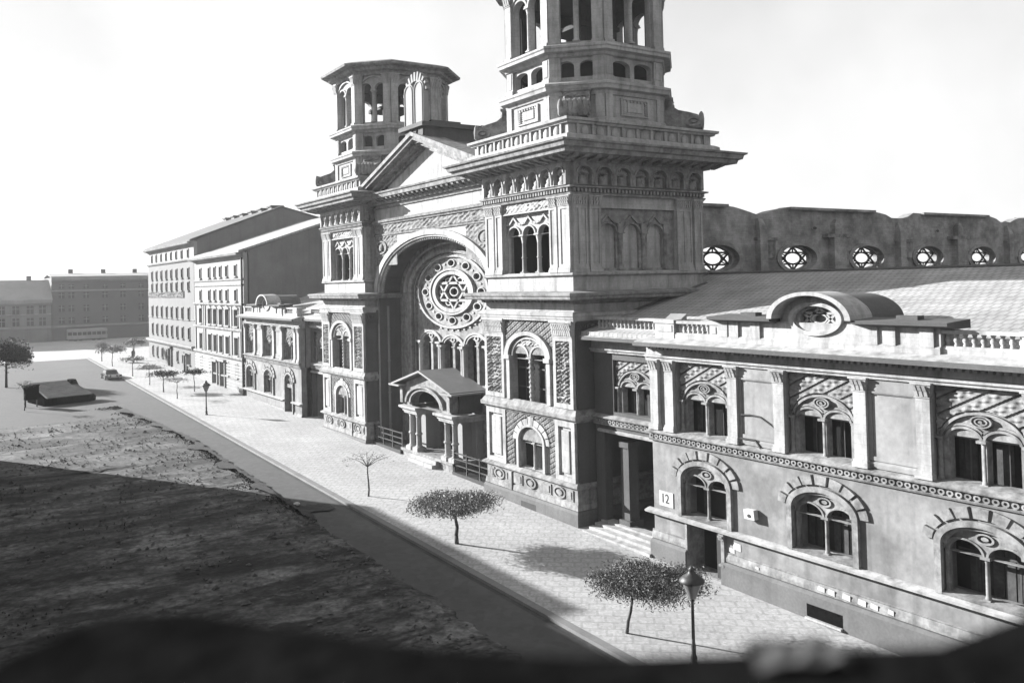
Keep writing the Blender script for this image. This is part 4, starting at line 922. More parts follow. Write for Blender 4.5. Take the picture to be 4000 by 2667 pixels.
    for p, q_ in (((2.4, .02, zr(2.4)), (9.8, .02, zr(9.8))), ((12, 1.9, zr(12)), (12, -23.4, zr(12)))):
        p, q_ = Vector(p), Vector(q_); d = (q_-p).normalized(); s_ = d.cross(Vector((0, 0, 1))).normalized()*.14; up = Vector((0, 0, .1))
        b.raw([tuple(p-s_), tuple(p+up), tuple(p+s_), tuple(q_-s_), tuple(q_+up), tuple(q_+s_)], [(0, 1, 4, 3), (1, 2, 5, 4), (0, 2, 5, 3), (0, 1, 2), (3, 4, 5)])
    b.build('ridge_cap', ROOFD, rf)
    if not mir:
        for u, xx in ((4.6, 1.9), (22.3, 2.2)):
            b = MB()
            z = zr(xx); b.raw([(xx-.25, -u, z+.05), (xx-.25, -u-1.1, z+.05), (xx+.55, -u-1.1, z+.55), (xx+.55, -u, z+.55), (xx-.25, -u, z-.2), (xx-.25, -u-1.1, z-.2), (xx+.55, -u-1.1, z+.1), (xx+.55, -u, z+.1)], [(0, 1, 2, 3), (0, 1, 5, 4), (1, 2, 6, 5), (2, 3, 7, 6), (3, 0, 4, 7)])
            b.build('skylight', METAL, rf)
        # loose cable sagging over the wall panel
        b = m_(); b.k = 0
        pts = [(11.2, 7.25), (11.7, 7.3), (12.2, 7.28), (12.7, 7.05), (13.3, 6.75)]
        for p, q_ in zip(pts[:-1], pts[1:]): b.bar(p, q_, .022, .04, .09)
        b.build('cable', IRON, w); b = m_()
        pts = [(11.2, 6.28), (12.0, 6.3), (12.2, 6.1), (12.4, 5.8)]
        for p, q_ in zip(pts[:-1], pts[1:]): b.bar(p, q_, .025, .1, .16)
        b.build('cable', IRON, w)
        q = m_(); q.k = 1; q.box(14.4, 16.0, .23, .36, -.2, -.12); q.k = 0; q.box(14.4, 16.0, .15, .226, -.12, .36); q.build('vent', [LEDGE, STONE], w)  # near-black box paints the shade of the open vent
    return A
annex(False, 'two-storey stone wing on the right with lattice windows and a round dormer')
annex(True, 'smaller-looking far wing between the left tower and the pale apartment house')
# ================================================================ HOUSES down the street
def house(name, label, y0, y1, eave, ridge, rx, depth, wall, rows, cols, bands, extra=None, split=None, plinth_mat=PLINTH, group=None):
    H = thing(name, (depth/2, (y0+y1)/2, zg(y0)), label, 'apartment house', group)
    b = MB(**FRONT); holes = []; specs = []
    for (w0, w1, arched, hw) in rows:
        for c in cols:
            g = w0
            if w0 < 5.2 and extra and any(abs(c-d[0]) < d[1]+.6 for d in extra): continue
            p = archpoly(c-hw, c+hw, w0, w1-.25, .25, 8) if arched else [(c-hw, w0), (c+hw, w0), (c+hw, w1), (c-hw, w1)]
            holes.append(p); specs.append((c, w0, w1, hw, arched))
    for d in (extra or []): holes.append([(d[0]-d[1], d[2]), (d[0]+d[1], d[2]), (d[0]+d[1], d[3]), (d[0]-d[1], d[3])])
    if split:
        b.plate([(y0, -.5), (y1, -.5), (y1, split), (y0, split)], [h for h in holes if h[0][1] < split], -.6, 0); b.k = 2; b.plate([(y0, split), (y1, split), (y1, eave), (y0, eave)], [h for h in holes if h[0][1] > split], -.45, 0); b.k = 0
    else: b.plate([(y0, -.5), (y1, -.5), (y1, eave), (y0, eave)], holes, -.6, 0)
    # gable end walls and rear
    z_b = eave+(ridge-eave)*.2
    for yy in (y0, y1):
        S = MB(**sd(yy)); s0 = (0, .4) if yy == y0 else (-.4, 0)
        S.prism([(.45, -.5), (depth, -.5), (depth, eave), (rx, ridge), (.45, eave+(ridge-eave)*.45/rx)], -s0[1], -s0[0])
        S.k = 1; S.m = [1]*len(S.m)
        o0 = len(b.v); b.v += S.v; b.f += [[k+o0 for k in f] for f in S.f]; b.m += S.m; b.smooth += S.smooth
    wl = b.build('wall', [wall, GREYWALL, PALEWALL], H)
    b = MB(**FRONT)
    for (d, w0, w1) in bands: b.mould([(0, w0), (d*.6, w0), (d, w0+(w1-w0)*.5), (d, w1), (0, w1+.06)], y0-.02, y1+.02)
    b.mould([(0, eave-.55), (.3, eave-.4), (.8, eave-.3), (.9, eave-.05), (.2, eave+.02), (0, eave+.02)], y0-.1, y1+.1); b.build('cornice', STONE2, wl)
    for (c, w0, w1, hw, arched) in specs[:99]:
        q = MB(**FRONT); e = .12
        q.box(c-hw-e, c-hw, 0, .07, w0, w1); q.box(c+hw, c+hw+e, 0, .07, w0, w1); q.box(c-hw-.2, c+hw+.2, 0, .22, w0-.16, w0)
        if 7 < w0 < 11 and not arched and wall is PALEWALL: q.box(c-hw-.25, c+hw+.25, 0, .18, w1+.1, w1+.25); q.prism([(c-hw-.3, w1+.25), (c+hw+.3, w1+.25), (c, w1+.55)], 0, .2)
        else: q.box(c-hw-.12, c+hw+.12, 0, .12, w1, w1+.14)
        q.k = 1; q.box(c-hw-.02, c+hw+.02, -.5, -.46, w0-.02, w1+.02); q.k = 2; q.box(c-.04, c+.04, -.46, -.4, w0, w1); q.box(c-hw, c+hw, -.46, -.4, w0+(w1-w0)*.62, w0+(w1-w0)*.62+.07)
        rr = random.Random(int(c*37+w0*11)); q.k = 3
        if rr.random() < .35: q.box(c-hw, c-hw*.35, -.455, -.445, w0, w1); q.box(c+hw*.35, c+hw, -.455, -.445, w0, w1)
        elif rr.random() < .25: q.box(c-hw, c+hw, -.455, -.445, w0+(w1-w0)*rr.uniform(.4, .8), w1)
        q.build('window', [wall, GLASS, FRAME, PALEWALL], wl)
    for d in (extra or []):
        q = MB(**FRONT); q.box(d[0]-d[1]-.25, d[0]-d[1], 0, .22, d[2], d[3]); q.box(d[0]+d[1], d[0]+d[1]+.25, 0, .22, d[2], d[3]); q.box(d[0]-d[1]-.4, d[0]+d[1]+.4, 0, .4, d[3], d[3]+.25)
        q.k = 1; q.box(d[0]-d[1], d[0]+d[1], -.4, -.34, d[2], d[3]); q.k = 0; q.box(d[0]-.03, d[0]+.03, -.34, -.28, d[2], d[3]); q.build('door', [wall, GLASS], wl)
    b = MB(**sd(y0)); t = .25
    b.prism([(-.55, eave-.05), (rx, ridge), (depth+.4, eave-.1), (depth+.4, eave+t-.1), (rx, ridge+t), (-.55, eave+t-.05)], -(y1-y0)-.05, .12)
    rf = b.build('roof', ROOF if wall is PALEWALL else ROOFD, H)
    return H, wl, rf
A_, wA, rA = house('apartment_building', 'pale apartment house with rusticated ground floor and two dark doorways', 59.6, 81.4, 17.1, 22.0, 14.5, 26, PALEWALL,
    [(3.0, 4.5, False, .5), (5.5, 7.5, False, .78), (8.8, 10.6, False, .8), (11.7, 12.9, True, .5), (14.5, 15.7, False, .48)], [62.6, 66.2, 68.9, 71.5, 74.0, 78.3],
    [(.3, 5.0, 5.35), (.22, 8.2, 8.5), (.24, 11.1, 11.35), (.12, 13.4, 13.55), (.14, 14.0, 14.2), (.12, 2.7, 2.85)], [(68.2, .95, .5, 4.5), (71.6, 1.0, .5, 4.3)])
for u0, u1 in ((59.6, 67.1), (72.8, 81.4)):
    b = MB(**FRONT)
    for k in range(10): b.mould([(0, 1.15+k*.36), (.06, 1.17+k*.36), (.06, 1.45+k*.36), (0, 1.47+k*.36)], u0, u1)
    b.build('rustication', PALEWALL, wA)
b = MB(**FRONT); b.lathe(59.55, .2, [(.13, .8), (.13, 16.5)], 8)
b.build('drainpipe', IRON, wA)
for u in (60.1, 60.9, 64.4, 76.1, 76.9, 80.9): b = MB(**FRONT); b.box(u-.2, u+.2, 0, .12, 5.4, 11.0); b.build('pilaster', PALEWALL, wA)
B_, wB, rB = house('apartment_building', 'tall grey corner apartment house with a dark carved frieze band, farther down the street', 81.6, 111.3, 19.5, 24.2, 12.0, 30, material('grey_painted_render', .15, var=.15, scale=.3, streak=.2),
    [(3.0, 4.4, False, .5), (6.4, 7.9, True, .55), (9.1, 10.6, False, .55), (13.0, 14.1, True, .52), (14.75, 15.95, False, .5), (17.45, 18.45, False, .45)], [84.7, 88.3, 91.6, 94.85, 98.1, 101.45, 104.9, 108.2],
    [(.5, 5.1, 5.6), (.3, 16.95, 17.3), (.12, 8.9, 9.0)], [(96.0, .8, 1.8, 4.7), (86.6, .6, 1.8, 4.2)], split=16.9)
b = MB(**FRONT); b.relief(87, 111.2, 11.95, 12.95, .02, .16, arab(3.1, 7), 160, 8); b.build('frieze', DARKST, wB)
for i in range(6): y = 83.5+i*4.6; b = MB(); b.flat(rect(11.2, 12.8, y, y+1.6), 23.5, 24.5); b.flat(rect(11.0, 13.0, y-.15, y+1.75), 24.5, 24.7); b.build('chimney', GREYWALL, rB)
# ---- houses closing the far side of the square
def backhouse(label, x0, x1, y, eave, ridge, wall, roof, rows, cols, d=14):
    H = thing('town_house', ((x0+x1)/2, y+d/2, zg(y)), label, 'house', 'houses closing the far end of the square')
    b = MB(**sd(y)); holes = [[(c-hw, w0), (c+hw, w0), (c+hw, w1), (c-hw, w1)] for (w0, w1, hw) in rows for c in cols]
    b.plate([(x0, 1), (x1, 1), (x1, eave), (x0, eave)], holes, -.4, 0); b.box(x0, x0+.4, -d, -.4, 1, eave); b.box(x1-.4, x1, -d, -.4, 1, eave); b.box(x0, x1, -d-.4, -d, 1, eave)
    w = b.build('wall', wall, H)
    for (w0, w1, hw) in rows:
        for c in cols:
            q = MB(**sd(y)); q.box(c-hw-.15, c+hw+.15, 0, .14, w0-.14, w0); q.box(c-hw-.12, c+hw+.12, 0, .1, w1, w1+.15); q.k = 1; q.box(c-hw, c+hw, -.3, -.25, w0, w1); q.k = 2; q.box(c-.05, c+.05, -.25, -.18, w0, w1); q.box(c-hw, c+hw, -.25, -.18, w0+(w1-w0)*.6, w0+(w1-w0)*.6+.1); q.build('window', [wall, GLASS, PALEWALL], w)
    b = MB(**sd(y)); b.mould([(0, eave-.9), (.25, eave-.8), (.6, eave-.5), (.7, eave), (0, eave+.05)], x0-.1, x1+.1); b.mould([(0, 6.0), (.2, 6.1), (.25, 6.4), (0, 6.45)], x0, x1); b.mould([(0, eave-2.9), (.12, eave-2.8), (.12, eave-2.6), (0, eave-2.6)], x0, x1); b.build('cornice', PALEWALL, w)
    b = MB(O=(0, y, 0), U=(0, 1, 0), D=(-1, 0, 0)); b.prism([(-.7, eave), (d/2, ridge), (d+.4, eave), (d+.4, eave+.2), (d/2, ridge+.25), (-.7, eave+.2)], -x1-.2, -x0+.2)
    r = b.build('roof', roof, H)
    for k in range(3): xx = x0+(x1-x0)*(k+.6)/3.2; b = MB(); b.flat(rect(xx, xx+.9, y+d/2-.3, y+d/2+.6), ridge-.6, ridge+1.1); b.build('chimney', wall, r)
GW2 = material('grey_far_render', .1, var=.15, scale=.3)
backhouse('long grey five-storey house closing the square, with a pale cornice', -9.0, 11.5, 161, 16.2, 16.9, GW2, PALEWALL, [(6.8, 8.0, .55), (9.2, 10.5, .55), (11.9, 13.1, .55), (13.9, 14.7, .5)], [-7.2, -5.4, -2.6, 1.0, 4.5, 8.1, 10.2])
backhouse('lower house with a big pale roof at the left edge', -30.0, -9.2, 160, 11.6, 15.6, GREYWALL, PALEWALL, [(6.6, 8.2, .6), (9.0, 10.6, .6)], [-26, -23, -20.5, -18, -15.5, -13, -10.8])
b = MB(**sd(159.5)); 
H = thing('tram', (-2.8, 158.6, zg(158.6)-.03), 'long tram with a pale roof band standing before the far houses', 'tram')
b = MB(O=(0, 158, 0), U=(1, 0, 0), D=(0, -1, 0)); z0 = zg(158)
b.box(-6.6, .9, -1.4, 0, z0+.35, z0+1.1); b.box(-6.6, .9, -1.4, 0, z0+1.75, z0+2.2); b.taper(-6.6, .9, -1.4, 0, z0+2.2, -6.4, .7, -1.2, -.2, z0+2.4)
for k in range(9): u = -6.6+k*.9; b.box(u, u+.14, -1.4, -.01, z0+1.1, z0+1.75)
bd = b.build('body', PALEWALL, H)
b = MB(O=(0, 158, 0), U=(1, 0, 0), D=(0, -1, 0)); b.box(-6.5, .8, -1.3, -.1, z0+1.1, z0+1.75); b.build('window', GLASS, bd)
b = MB(O=(0, 158, 0), U=(1, 0, 0), D=(0, -1, 0)); b.box(-6.3, .6, -1.2, -.15, z0+.1, z0+.35)
for u in (-5, -4, -1.6, -.6): b.lathe(u, -.7, [(.3, z0-.02), (.3, z0+.4)], 10, 1, .2)
b.build('undercarriage', IRON, H)

# ================================================================ TREES
def crown_mesh(rx, rz, n, seed, size, zc=0., clumps=14, flat=True):
    r = random.Random(seed); V = []; F = []
    cl = []
    for i in range(clumps):
        a = r.uniform(0, 2*PI); q = math.sqrt(r.uniform(.02, 1)); cl.append((q*rx*.8*math.cos(a), q*rx*.8*math.sin(a), r.uniform(-.5, .6)*rz*(1-.5*q), r.uniform(.28, .5)*rx))
    for i in range(n):
        c = r.choice(cl); s = c[3]
        p = Vector((c[0]+r.gauss(0, .5)*s, c[1]+r.gauss(0, .5)*s, c[2]+r.gauss(0, .36)*(rz*.8 if flat else s)+zc))
        d = math.hypot(p.x, p.y)/rx
        if d > 1.12: continue
        p.z -= .3*rz*d*d
        nn = Vector((r.gauss(0, .7), r.gauss(0, .7), r.gauss(.4, .6))).normalized(); t = nn.orthogonal().normalized(); t.rotate(Matrix.Rotation(r.uniform(0, 6.28), 3, nn)); u = nn.cross(t)
        l = size*r.uniform(.6, 1.3); w = l*.32; o = len(V)
        V += [tuple(p-t*l*.5), tuple(p+u*w*.5), tuple(p+t*l*.5), tuple(p-u*w*.5)]; F.append((o, o+1, o+2, o+3))
    return V, F
def branch(b, p, q, r0, r1, n=6):
    p, q = Vector(p), Vector(q); d = (q-p).normalized(); t = d.orthogonal().normalized(); u = d.cross(t); P = []
    for c, r in ((p, r0), (q, r1)):
        for i in range(n): a = 2*PI*i/n; P.append(tuple(c+t*r*math.cos(a)+u*r*math.sin(a)))
    b.sm = True; b.raw(P, [(i, (i+1) % n, n+(i+1) % n, n+i) for i in range(n)]+[tuple(range(n)), tuple(range(n, 2*n))]); b.sm = False
def umbrella_tree(x, y, label, seed, R=2.0, h=1.75, rz=.5, n=2600, size=.2, rad=.085, off=(0, 0), leaf=LEAF, bare=False):
    T = thing('bare_sapling' if bare else 'umbrella_tree', (x, y, zg(y)+.07), label, 'tree', 'small street trees along the kerb')
    r = random.Random(seed); b = MB(); z0 = zg(y)+.05; k = Vector((x, y, z0)); pts = [k]
    for i in range(1, 5): pts.append(Vector((x+r.gauss(0, .03)*i*.5+off[0]*.06*i, y+r.gauss(0, .03)*i*.5+off[1]*.06*i, z0+h*i/4)))
    for i in range(4): branch(b, pts[i], pts[i+1], rad*(1.15-.12*i), rad*(1.03-.12*i), 8)
    top = pts[-1]
    nb = 7 if not bare else 9; tips = []
    for i in range(nb):
        a = 2*PI*i/nb+r.uniform(-.3, .3); q = R*r.uniform(.55, .95); m = top+Vector((math.cos(a)*q*.4+off[0]*.4, math.sin(a)*q*.4+off[1]*.4, rz*r.uniform(.5, .9))); e = top+Vector((math.cos(a)*q+off[0], math.sin(a)*q+off[1], rz*r.uniform(.8, 1.4)))
        branch(b, top-Vector((0, 0, .05)), m, rad*.5, rad*.3); branch(b, m, e, rad*.3, rad*.1); tips.append(e)
        for j in range(3 if not bare else 6):
            s_ = m.lerp(e, r.uniform(0, .9)); f = s_+Vector((r.gauss(0, .3)*R*.5, r.gauss(0, .3)*R*.5, r.uniform(-.05, .25))); branch(b, s_, f, rad*.16, rad*.05, 4)
    tr = b.build('trunk', BARK, T)
    if n:
        b = MB(); V, F = crown_mesh(R, rz, n, seed+5, size, clumps=30); b.raw([(vx+x+off[0], vy+y+off[1], vz+z0+h+rz*.95) for vx, vy, vz in V], F); b.build('crown', leaf, T)
    return T
umbrella_tree(-6.82, 1.27, 'flat-topped young tree on the kerb before the right tower', 11, R=2.25, h=1.74, rz=.4, n=17000, size=.13, rad=.1)
umbrella_tree(-6.66, 12.2, 'almost bare sapling with thin spread twigs on the kerb before the porch', 23, R=1.6, h=1.85, rz=.55, n=140, size=.12, rad=.055, bare=True)
umbrella_tree(-6.9, -11.55, 'nearest flat-topped tree, its dark crown touching the street lamp', 5, R=2.25, h=1.78, rz=.33, n=26000, size=.11, rad=.06, off=(.6, -.75), leaf=LEAF2)
umbrella_tree(-6.8, 61.5, 'thin tree with a faint sparse crown just past the far lamp', 31, R=1.5, h=1.75, rz=.3, n=260, size=.16, rad=.05)
umbrella_tree(-6.9, 67.8, 'dark flat-crowned tree in front of the pale apartment house', 37, R=1.75, h=1.75, rz=.42, n=1300, size=.26, rad=.06, leaf=DLEAF)
umbrella_tree(-3.9, 66.0, 'dark flat tree close to the pale apartment house wall', 41, R=1.3, h=1.95, rz=.35, n=800, size=.26, rad=.05, leaf=DLEAF)
umbrella_tree(-6.9, 75.5, 'sparse tree between the dark flat-crowned tree and the parked car', 43, R=1.6, h=1.9, rz=.35, n=500, size=.22, rad=.05)
umbrella_tree(-7.0, 85.8, 'pale flat-crowned tree on the pavement beside the parked car', 47, R=1.6, h=2.0, rz=.4, n=700, size=.26, rad=.06)
umbrella_tree(-7.1, 101., 'broad-crowned tree near the far corner of the street', 53, R=2.0, h=1.95, rz=.6, n=1200, size=.3, rad=.06)
umbrella_tree(-3.7, 103.5, 'umbrella tree standing against the corner of the tall grey house', 59, R=1.65, h=2.75, rz=.55, n=1100, size=.3, rad=.07)
umbrella_tree(-7.2, 110., 'last tree at the end of the pavement', 61, R=1.2, h=1.9, rz=.6, n=800, size=.28, rad=.07)
# dark dense tree at the left edge, and a staked sapling beside it
x, y = -21.6, 84.7; T = thing('dark_tree', (x, y, zg(y)), 'dense dark tree at the left edge of the square', 'tree')
b = MB(); branch(b, (x, y, zg(y)-.1), (x, y, zg(y)+2.9), .16, .12, 8)
for i in range(8):
    a = i*2.4; branch(b, (x, y, zg(y)+2.2+i*.3), (x+1.5*math.cos(a), y+1.5*math.sin(a), zg(y)+2.7+i*.32), .06, .02, 5)
b.build('trunk', BARK, T)
b = MB(); V, F = crown_mesh(2.7, 1.7, 9000, 77, .34, clumps=22, flat=True); b.raw([(vx+x, vy+y, vz+zg(y)+4.1) for vx, vy, vz in V], F); b.build('crown', DLEAF, T)
umbrella_tree(-21.3, 62.5, 'thin twiggy sapling left of the notice board', 67, R=.9, h=2.2, rz=.5, n=240, size=.14, rad=.05, bare=True)

# ================================================================ STREET FURNITURE, VEHICLES
def lamp(x, y, label, H=3.3):
    T = thing('street_lamp', (x, y, zg(y)+.07), label, 'street lamp', 'cast-iron street lamps on the pavement'); z = zg(y)+.05
    b = MB(); b.lathe(x, -y, [(.16, z), (.16, z+.08), (.1, z+.14), (.12, z+.3), (.075, z+.42), (.085, z+.7), (.06, z+.8), (.052, z+H-1.1), (.08, z+H-1.05), (.05, z+H-.98)], 12) if False else None
    b = MB(O=(x, y, 0), U=(1, 0, 0), D=(0, 1, 0)); b.lathe(0, 0, [(.16, z), (.16, z+.08), (.1, z+.14), (.12, z+.3), (.075, z+.42), (.085, z+.7), (.06, z+.8), (.052, z+H-1.1), (.09, z+H-1.05), (.05, z+H-.98)], 12); b.build('post', IRON, T)
    b = MB(O=(x, y, 0), U=(1, 0, 0), D=(0, 1, 0)); b.lathe(0, 0, [(.12, z+H-.98), (.3, z+H-.55), (.34, z+H-.38)], 14); b.build('lantern', LAMPGLASS, T)
    b = MB(O=(x, y, 0), U=(1, 0, 0), D=(0, 1, 0)); b.lathe(0, 0, [(.43, z+H-.42), (.44, z+H-.36), (.3, z+H-.22), (.14, z+H-.12), (.1, z+H-.02), (.12, z+H+.02), (.03, z+H+.1)], 16)
    for k in range(4): a = PI/4+k*PI/2; b.add([(.11*math.cos(a)-.012, .11*math.sin(a), z+H-1.0), (.11*math.cos(a)+.012, .11*math.sin(a), z+H-1.0), (.35*math.cos(a)+.012, .35*math.sin(a), z+H-.4), (.35*math.cos(a)-.012, .35*math.sin(a), z+H-.4)], [(0, 1, 2, 3)])
    b.build('lamp_hood', IRON, T)
lamp(-6.75, -14.85, 'near street lamp with a dark hood rising beside the nearest tree', 3.28)
lamp(-6.95, 48.8, 'far street lamp standing alone on the bright pavement', 3.2)
# parked car
y = 86.5; x = -9.55; z = zg(y)-.04
K = thing('parked_car', (x, y, z), 'small black car parked at the kerb far down the road', 'car')
def cb(): return MB(O=(x, y, z), U=(0, -1, 0), D=(1, 0, 0))    # u towards the viewer
b = cb(); W = .95
side = [(-2.2, .3), (2.1, .3), (2.2, .45), (2.15, .62), (1.0, .7), (-1.9, .72), (-2.25, .55)]
b.prism(side, -W*.82, W*.82); b.taper(-1.7, .9, -W*.8, W*.8, .7, -1.3, .45, -W*.66, W*.66, 1.1)
for sgn in (-1, 1): b.prism([(1.0, .34), (1.1, .5), (1.4, .6), (1.8, .58), (2.1, .4)], sgn*W*.8, sgn*W*1.08); b.prism([(-2.1, .34), (-2.0, .52), (-1.6, .62), (-1.2, .52), (-1.0, .34)], sgn*W*.8, sgn*W*1.06); b.box(-1.0, 1.0, sgn*W*.82, sgn*W*1.02, .26, .32)
bd = b.build('body', CARP, K)
b = cb(); b.taper(.52, .9, -W*.66, W*.66, .74, .47, .56, -W*.58, W*.58, 1.04)
for sgn in (-1, 1): b.add([(-1.5, sgn*W*.795, .76), (-.4, sgn*W*.795, .76), (-.4, sgn*W*.69, 1.04), (-1.25, sgn*W*.69, 1.04)], [(0, 1, 2, 3)]); b.add([(-.3, sgn*W*.795, .76), (.7, sgn*W*.795, .76), (.42, sgn*W*.69, 1.04), (-.3, sgn*W*.69, 1.04)], [(0, 1, 2, 3)])
b.build('window', GLASS, bd)
for sgn in (-1, 1):
    b = MB(O=(x+sgn*W*.6, y-2.14, z), U=(1, 0, 0), D=(0, -1, 0)); b.disc(0, .52, .13, .1, 0, .1, 14); b.build('headlight', CHROME, bd)
    for u in (1.45, -1.5):
        b = MB(O=(x+sgn*W*.95, y-u, z), U=(0, 1, 0), D=(1, 0, 0)); b.band(0, .26, .2, .15, .38, .26, -.1, .1, 0, 2*PI, 20); w = b.build('wheel', RUBBER, K)
        b = MB(O=(x+sgn*W*.95, y-u, z), U=(0, 1, 0), D=(1, 0, 0)); b.disc(0, .26, .2, .15, -.08, .08, 16); b.build('rim', CHROME, w)
b = MB(O=(x, y-2.18, z), U=(1, 0, 0), D=(0, -1, 0)); b.box(-.95, .95, 0, .08, .28, .34); b.box(-.3, .3, -.05, .05, .36, .62); b.build('bumper', CHROME, bd)
# lean-to shed with a sloping grey roof, and a dark board on posts
S = thing('low_shed', (-16.9, 67, zg(66)), 'low dark shed with a sloping grey roof on the rough square', 'shed')
e = Vector((5.0, 1.3, 0)).normalized(); nn = Vector((e.y, -e.x, 0)); o_ = Vector((-19.35, 65.0, 0)); z = zg(65.4)
b = MB(O=tuple(o_), U=tuple(e), D=tuple(nn)); b.add([(0, 0, z-.1), (4.75, 0, z-.1), (4.75, 0, z+.72), (0, 0, z+.72), (0, -4.6, z-.1), (4.3, -4.6, z-.1), (4.3, -4.6, z+1.9), (0, -4.6, z+1.9)], [(0, 1, 2, 3), (1, 5, 6, 2), (4, 5, 6, 7), (0, 4, 7, 3)]); wl = b.build('wall', LEDGE, S)
b = MB(O=tuple(o_), U=tuple(e), D=tuple(nn))
for i in range(12): u = .05+i*.4; b.box(u, u+.05, 0, .05, z, z+.7)
b.build('plank', LEDGE, wl)
b = MB(O=tuple(o_), U=tuple(e), D=tuple(nn)); b.add([(.25, .18, z+.7), (4.9, .18, z+.7), (4.45, -4.7, z+1.96), (.25, -4.7, z+1.96), (.25, .18, z+.78), (4.9, .18, z+.78), (4.45, -4.7, z+2.05), (.25, -4.7, z+2.05)], [(0, 1, 2, 3), (4, 5, 6, 7), (0, 1, 5, 4), (1, 2, 6, 5), (2, 3, 7, 6), (3, 0, 4, 7)])
for i in range(9): w_ = -4.4+i*.52; b.box(.3, 4.6, w_, w_+.03, z+.85-(w_)*.258, z+.87-w_*.258)
b.build('roof', TARP, S)
b = MB(O=tuple(o_), U=tuple(e), D=tuple(nn)); b.sm = True; b.lathe(4.95, -.35, [(.3, z-.02), (.46, z+.12), (.46, z+.5), (.28, z+.72), (.05, z+.78)], 14, 1, 1.2); b.build('end_drum', LEDGE, S)
b = MB(O=tuple(o_), U=tuple(e), D=tuple(nn)); b.taper(4.0, 4.75, -4.5, -3.0, z+1.5, 4.05, 4.6, -4.3, -3.4, z+2.15); b.build('hood', LEDGE, S)
N = thing('notice_board', (-20.4, 65.3, zg(65.3)), 'black board on two posts beside the low shed', 'notice board')
b = MB(**sd(65.3)); z = zg(65.3); b.box(-21.15, -19.75, -.1, .06, z+.7, z+2.15); b.box(-21.25, -19.65, -.16, .12, z+2.15, z+2.24); b.build('board', LEDGE, N)
for u in (-21.0, -19.95): b = MB(**sd(65.3)); b.box(u-.06, u+.06, -.12, .0, z-.1, z+2.1); b.build('leg', IRON, N)
# signs and papers on the wing
def text(name, s, size, m, parent, origin, w, h):
    cu = bpy.data.curves.new(name, 'FONT'); cu.body = s; cu.extrude = .006; cu.align_x = 'CENTER'; cu.align_y = 'CENTER'; o = bpy.data.objects.new(name, cu); col.objects.link(o)
    dg = bpy.context.evaluated_depsgraph_get(); me = bpy.data.meshes.new_from_object(o.evaluated_get(dg)); bpy.data.objects.remove(o)
    xs = [v.co.x for v in me.vertices]; ys = [v.co.y for v in me.vertices]; sx = w/(max(xs)-min(xs)); sy = h/(max(ys)-min(ys)); cx = (max(xs)+min(xs))/2; cy = (max(ys)+min(ys))/2
    for v in me.vertices: v.co = Vector((-v.co.z, -(v.co.x-cx)*sx, (v.co.y-cy)*sy))+Vector(origin)
    me.materials.append(m); q = bpy.data.objects.new(name, me); col.objects.link(q); q.parent = parent
    return q
b = MB(**FRONT); b.box(-7.0, -6.1, .0, .04, 2.46, 3.14); n1 = b.build('wall_notice', PAPER, None, (0, -6.55, 2.8)); tag(n1, 'large white notice with a dark number pasted at the corner of the right wing', 'notice')
text('lettering', '12', 1, INK, n1, (-.05, .02, .03), .42, .42)
b = MB(**FRONT); b.prism([(-12.0, 3.02), (-11.45, 3.0), (-11.42, 3.38), (-11.95, 3.42)], .05, .3); n2 = b.build('wall_plate', PAPER, None, (0, -11.7, 3.2)); tag(n2, 'small white plate standing off the wall between two ground-floor windows', 'sign')
b = MB(**FRONT); b.disc(-11.72, 3.16, .09, .07, .3, .32, 10); o = b.build('mark', INK, n2)
pp = [(-10.75, 1.62, .42, .3, 'torn white paper just right of the low door'), (-10.45, 1.4, .34, .18, 'small torn paper below the one right of the low door'), (-11.9, 1.05, .18, .1, 'tiny white scrap alone on the base moulding'),
      (-15.0, 1.06, .32, .16, 'first white slip of the row above the base, nearest the door'), (-15.45, 1.05, .3, .2, 'second white slip of the row above the base'), (-16.1, 1.06, .34, .2, 'third white slip of the row above the base'), (-16.75, 1.05, .34, .2, 'fourth white slip of the row above the base'), (-17.25, 1.05, .3, .18, 'fifth white slip of the row above the base'), (-17.9, 1.05, .24, .16, 'last and smallest slip at the end of the row above the base')]
for y, w_, a, h, lb in pp:
    b = MB(**FRONT); j = .03; b.prism([(y-a/2, w_-h/2-j), (y+a/2, w_-h/2), (y+a/2-j, w_+h/2), (y-a/2, w_+h/2-j)], .105 if w_ < 1.3 else .005, .125 if w_ < 1.3 else .02); tag(b.build('paper_slip', PAPER, None, (0, y, w_)), lb, 'paper', 'papers pasted on the right wing')
# vents in the plinths
# ================================================================ building on the photographer's side (casts the long shadow over the road)
Hc = thing('apartment_building', (-40, 0, 0), 'house on the near side of the square from whose upper window the view is taken', 'apartment house')
b = MB(); b.flat(rect(-60, -29.0, -140, 25.8), -3.5, 12.75); b.flat(rect(-60, -29.0, 25.9, 43.9), -3.5, 14.25)
wl = b.build('wall', PALEWALL, Hc)
b = MB(); b.loop(rect(-60, -29.0, -140, 25.7), [(0, 12.3), (.1, 12.35), (.15, 12.6), (.18, 12.86), (0, 12.86)]); b.build('cornice', STONE2, wl)

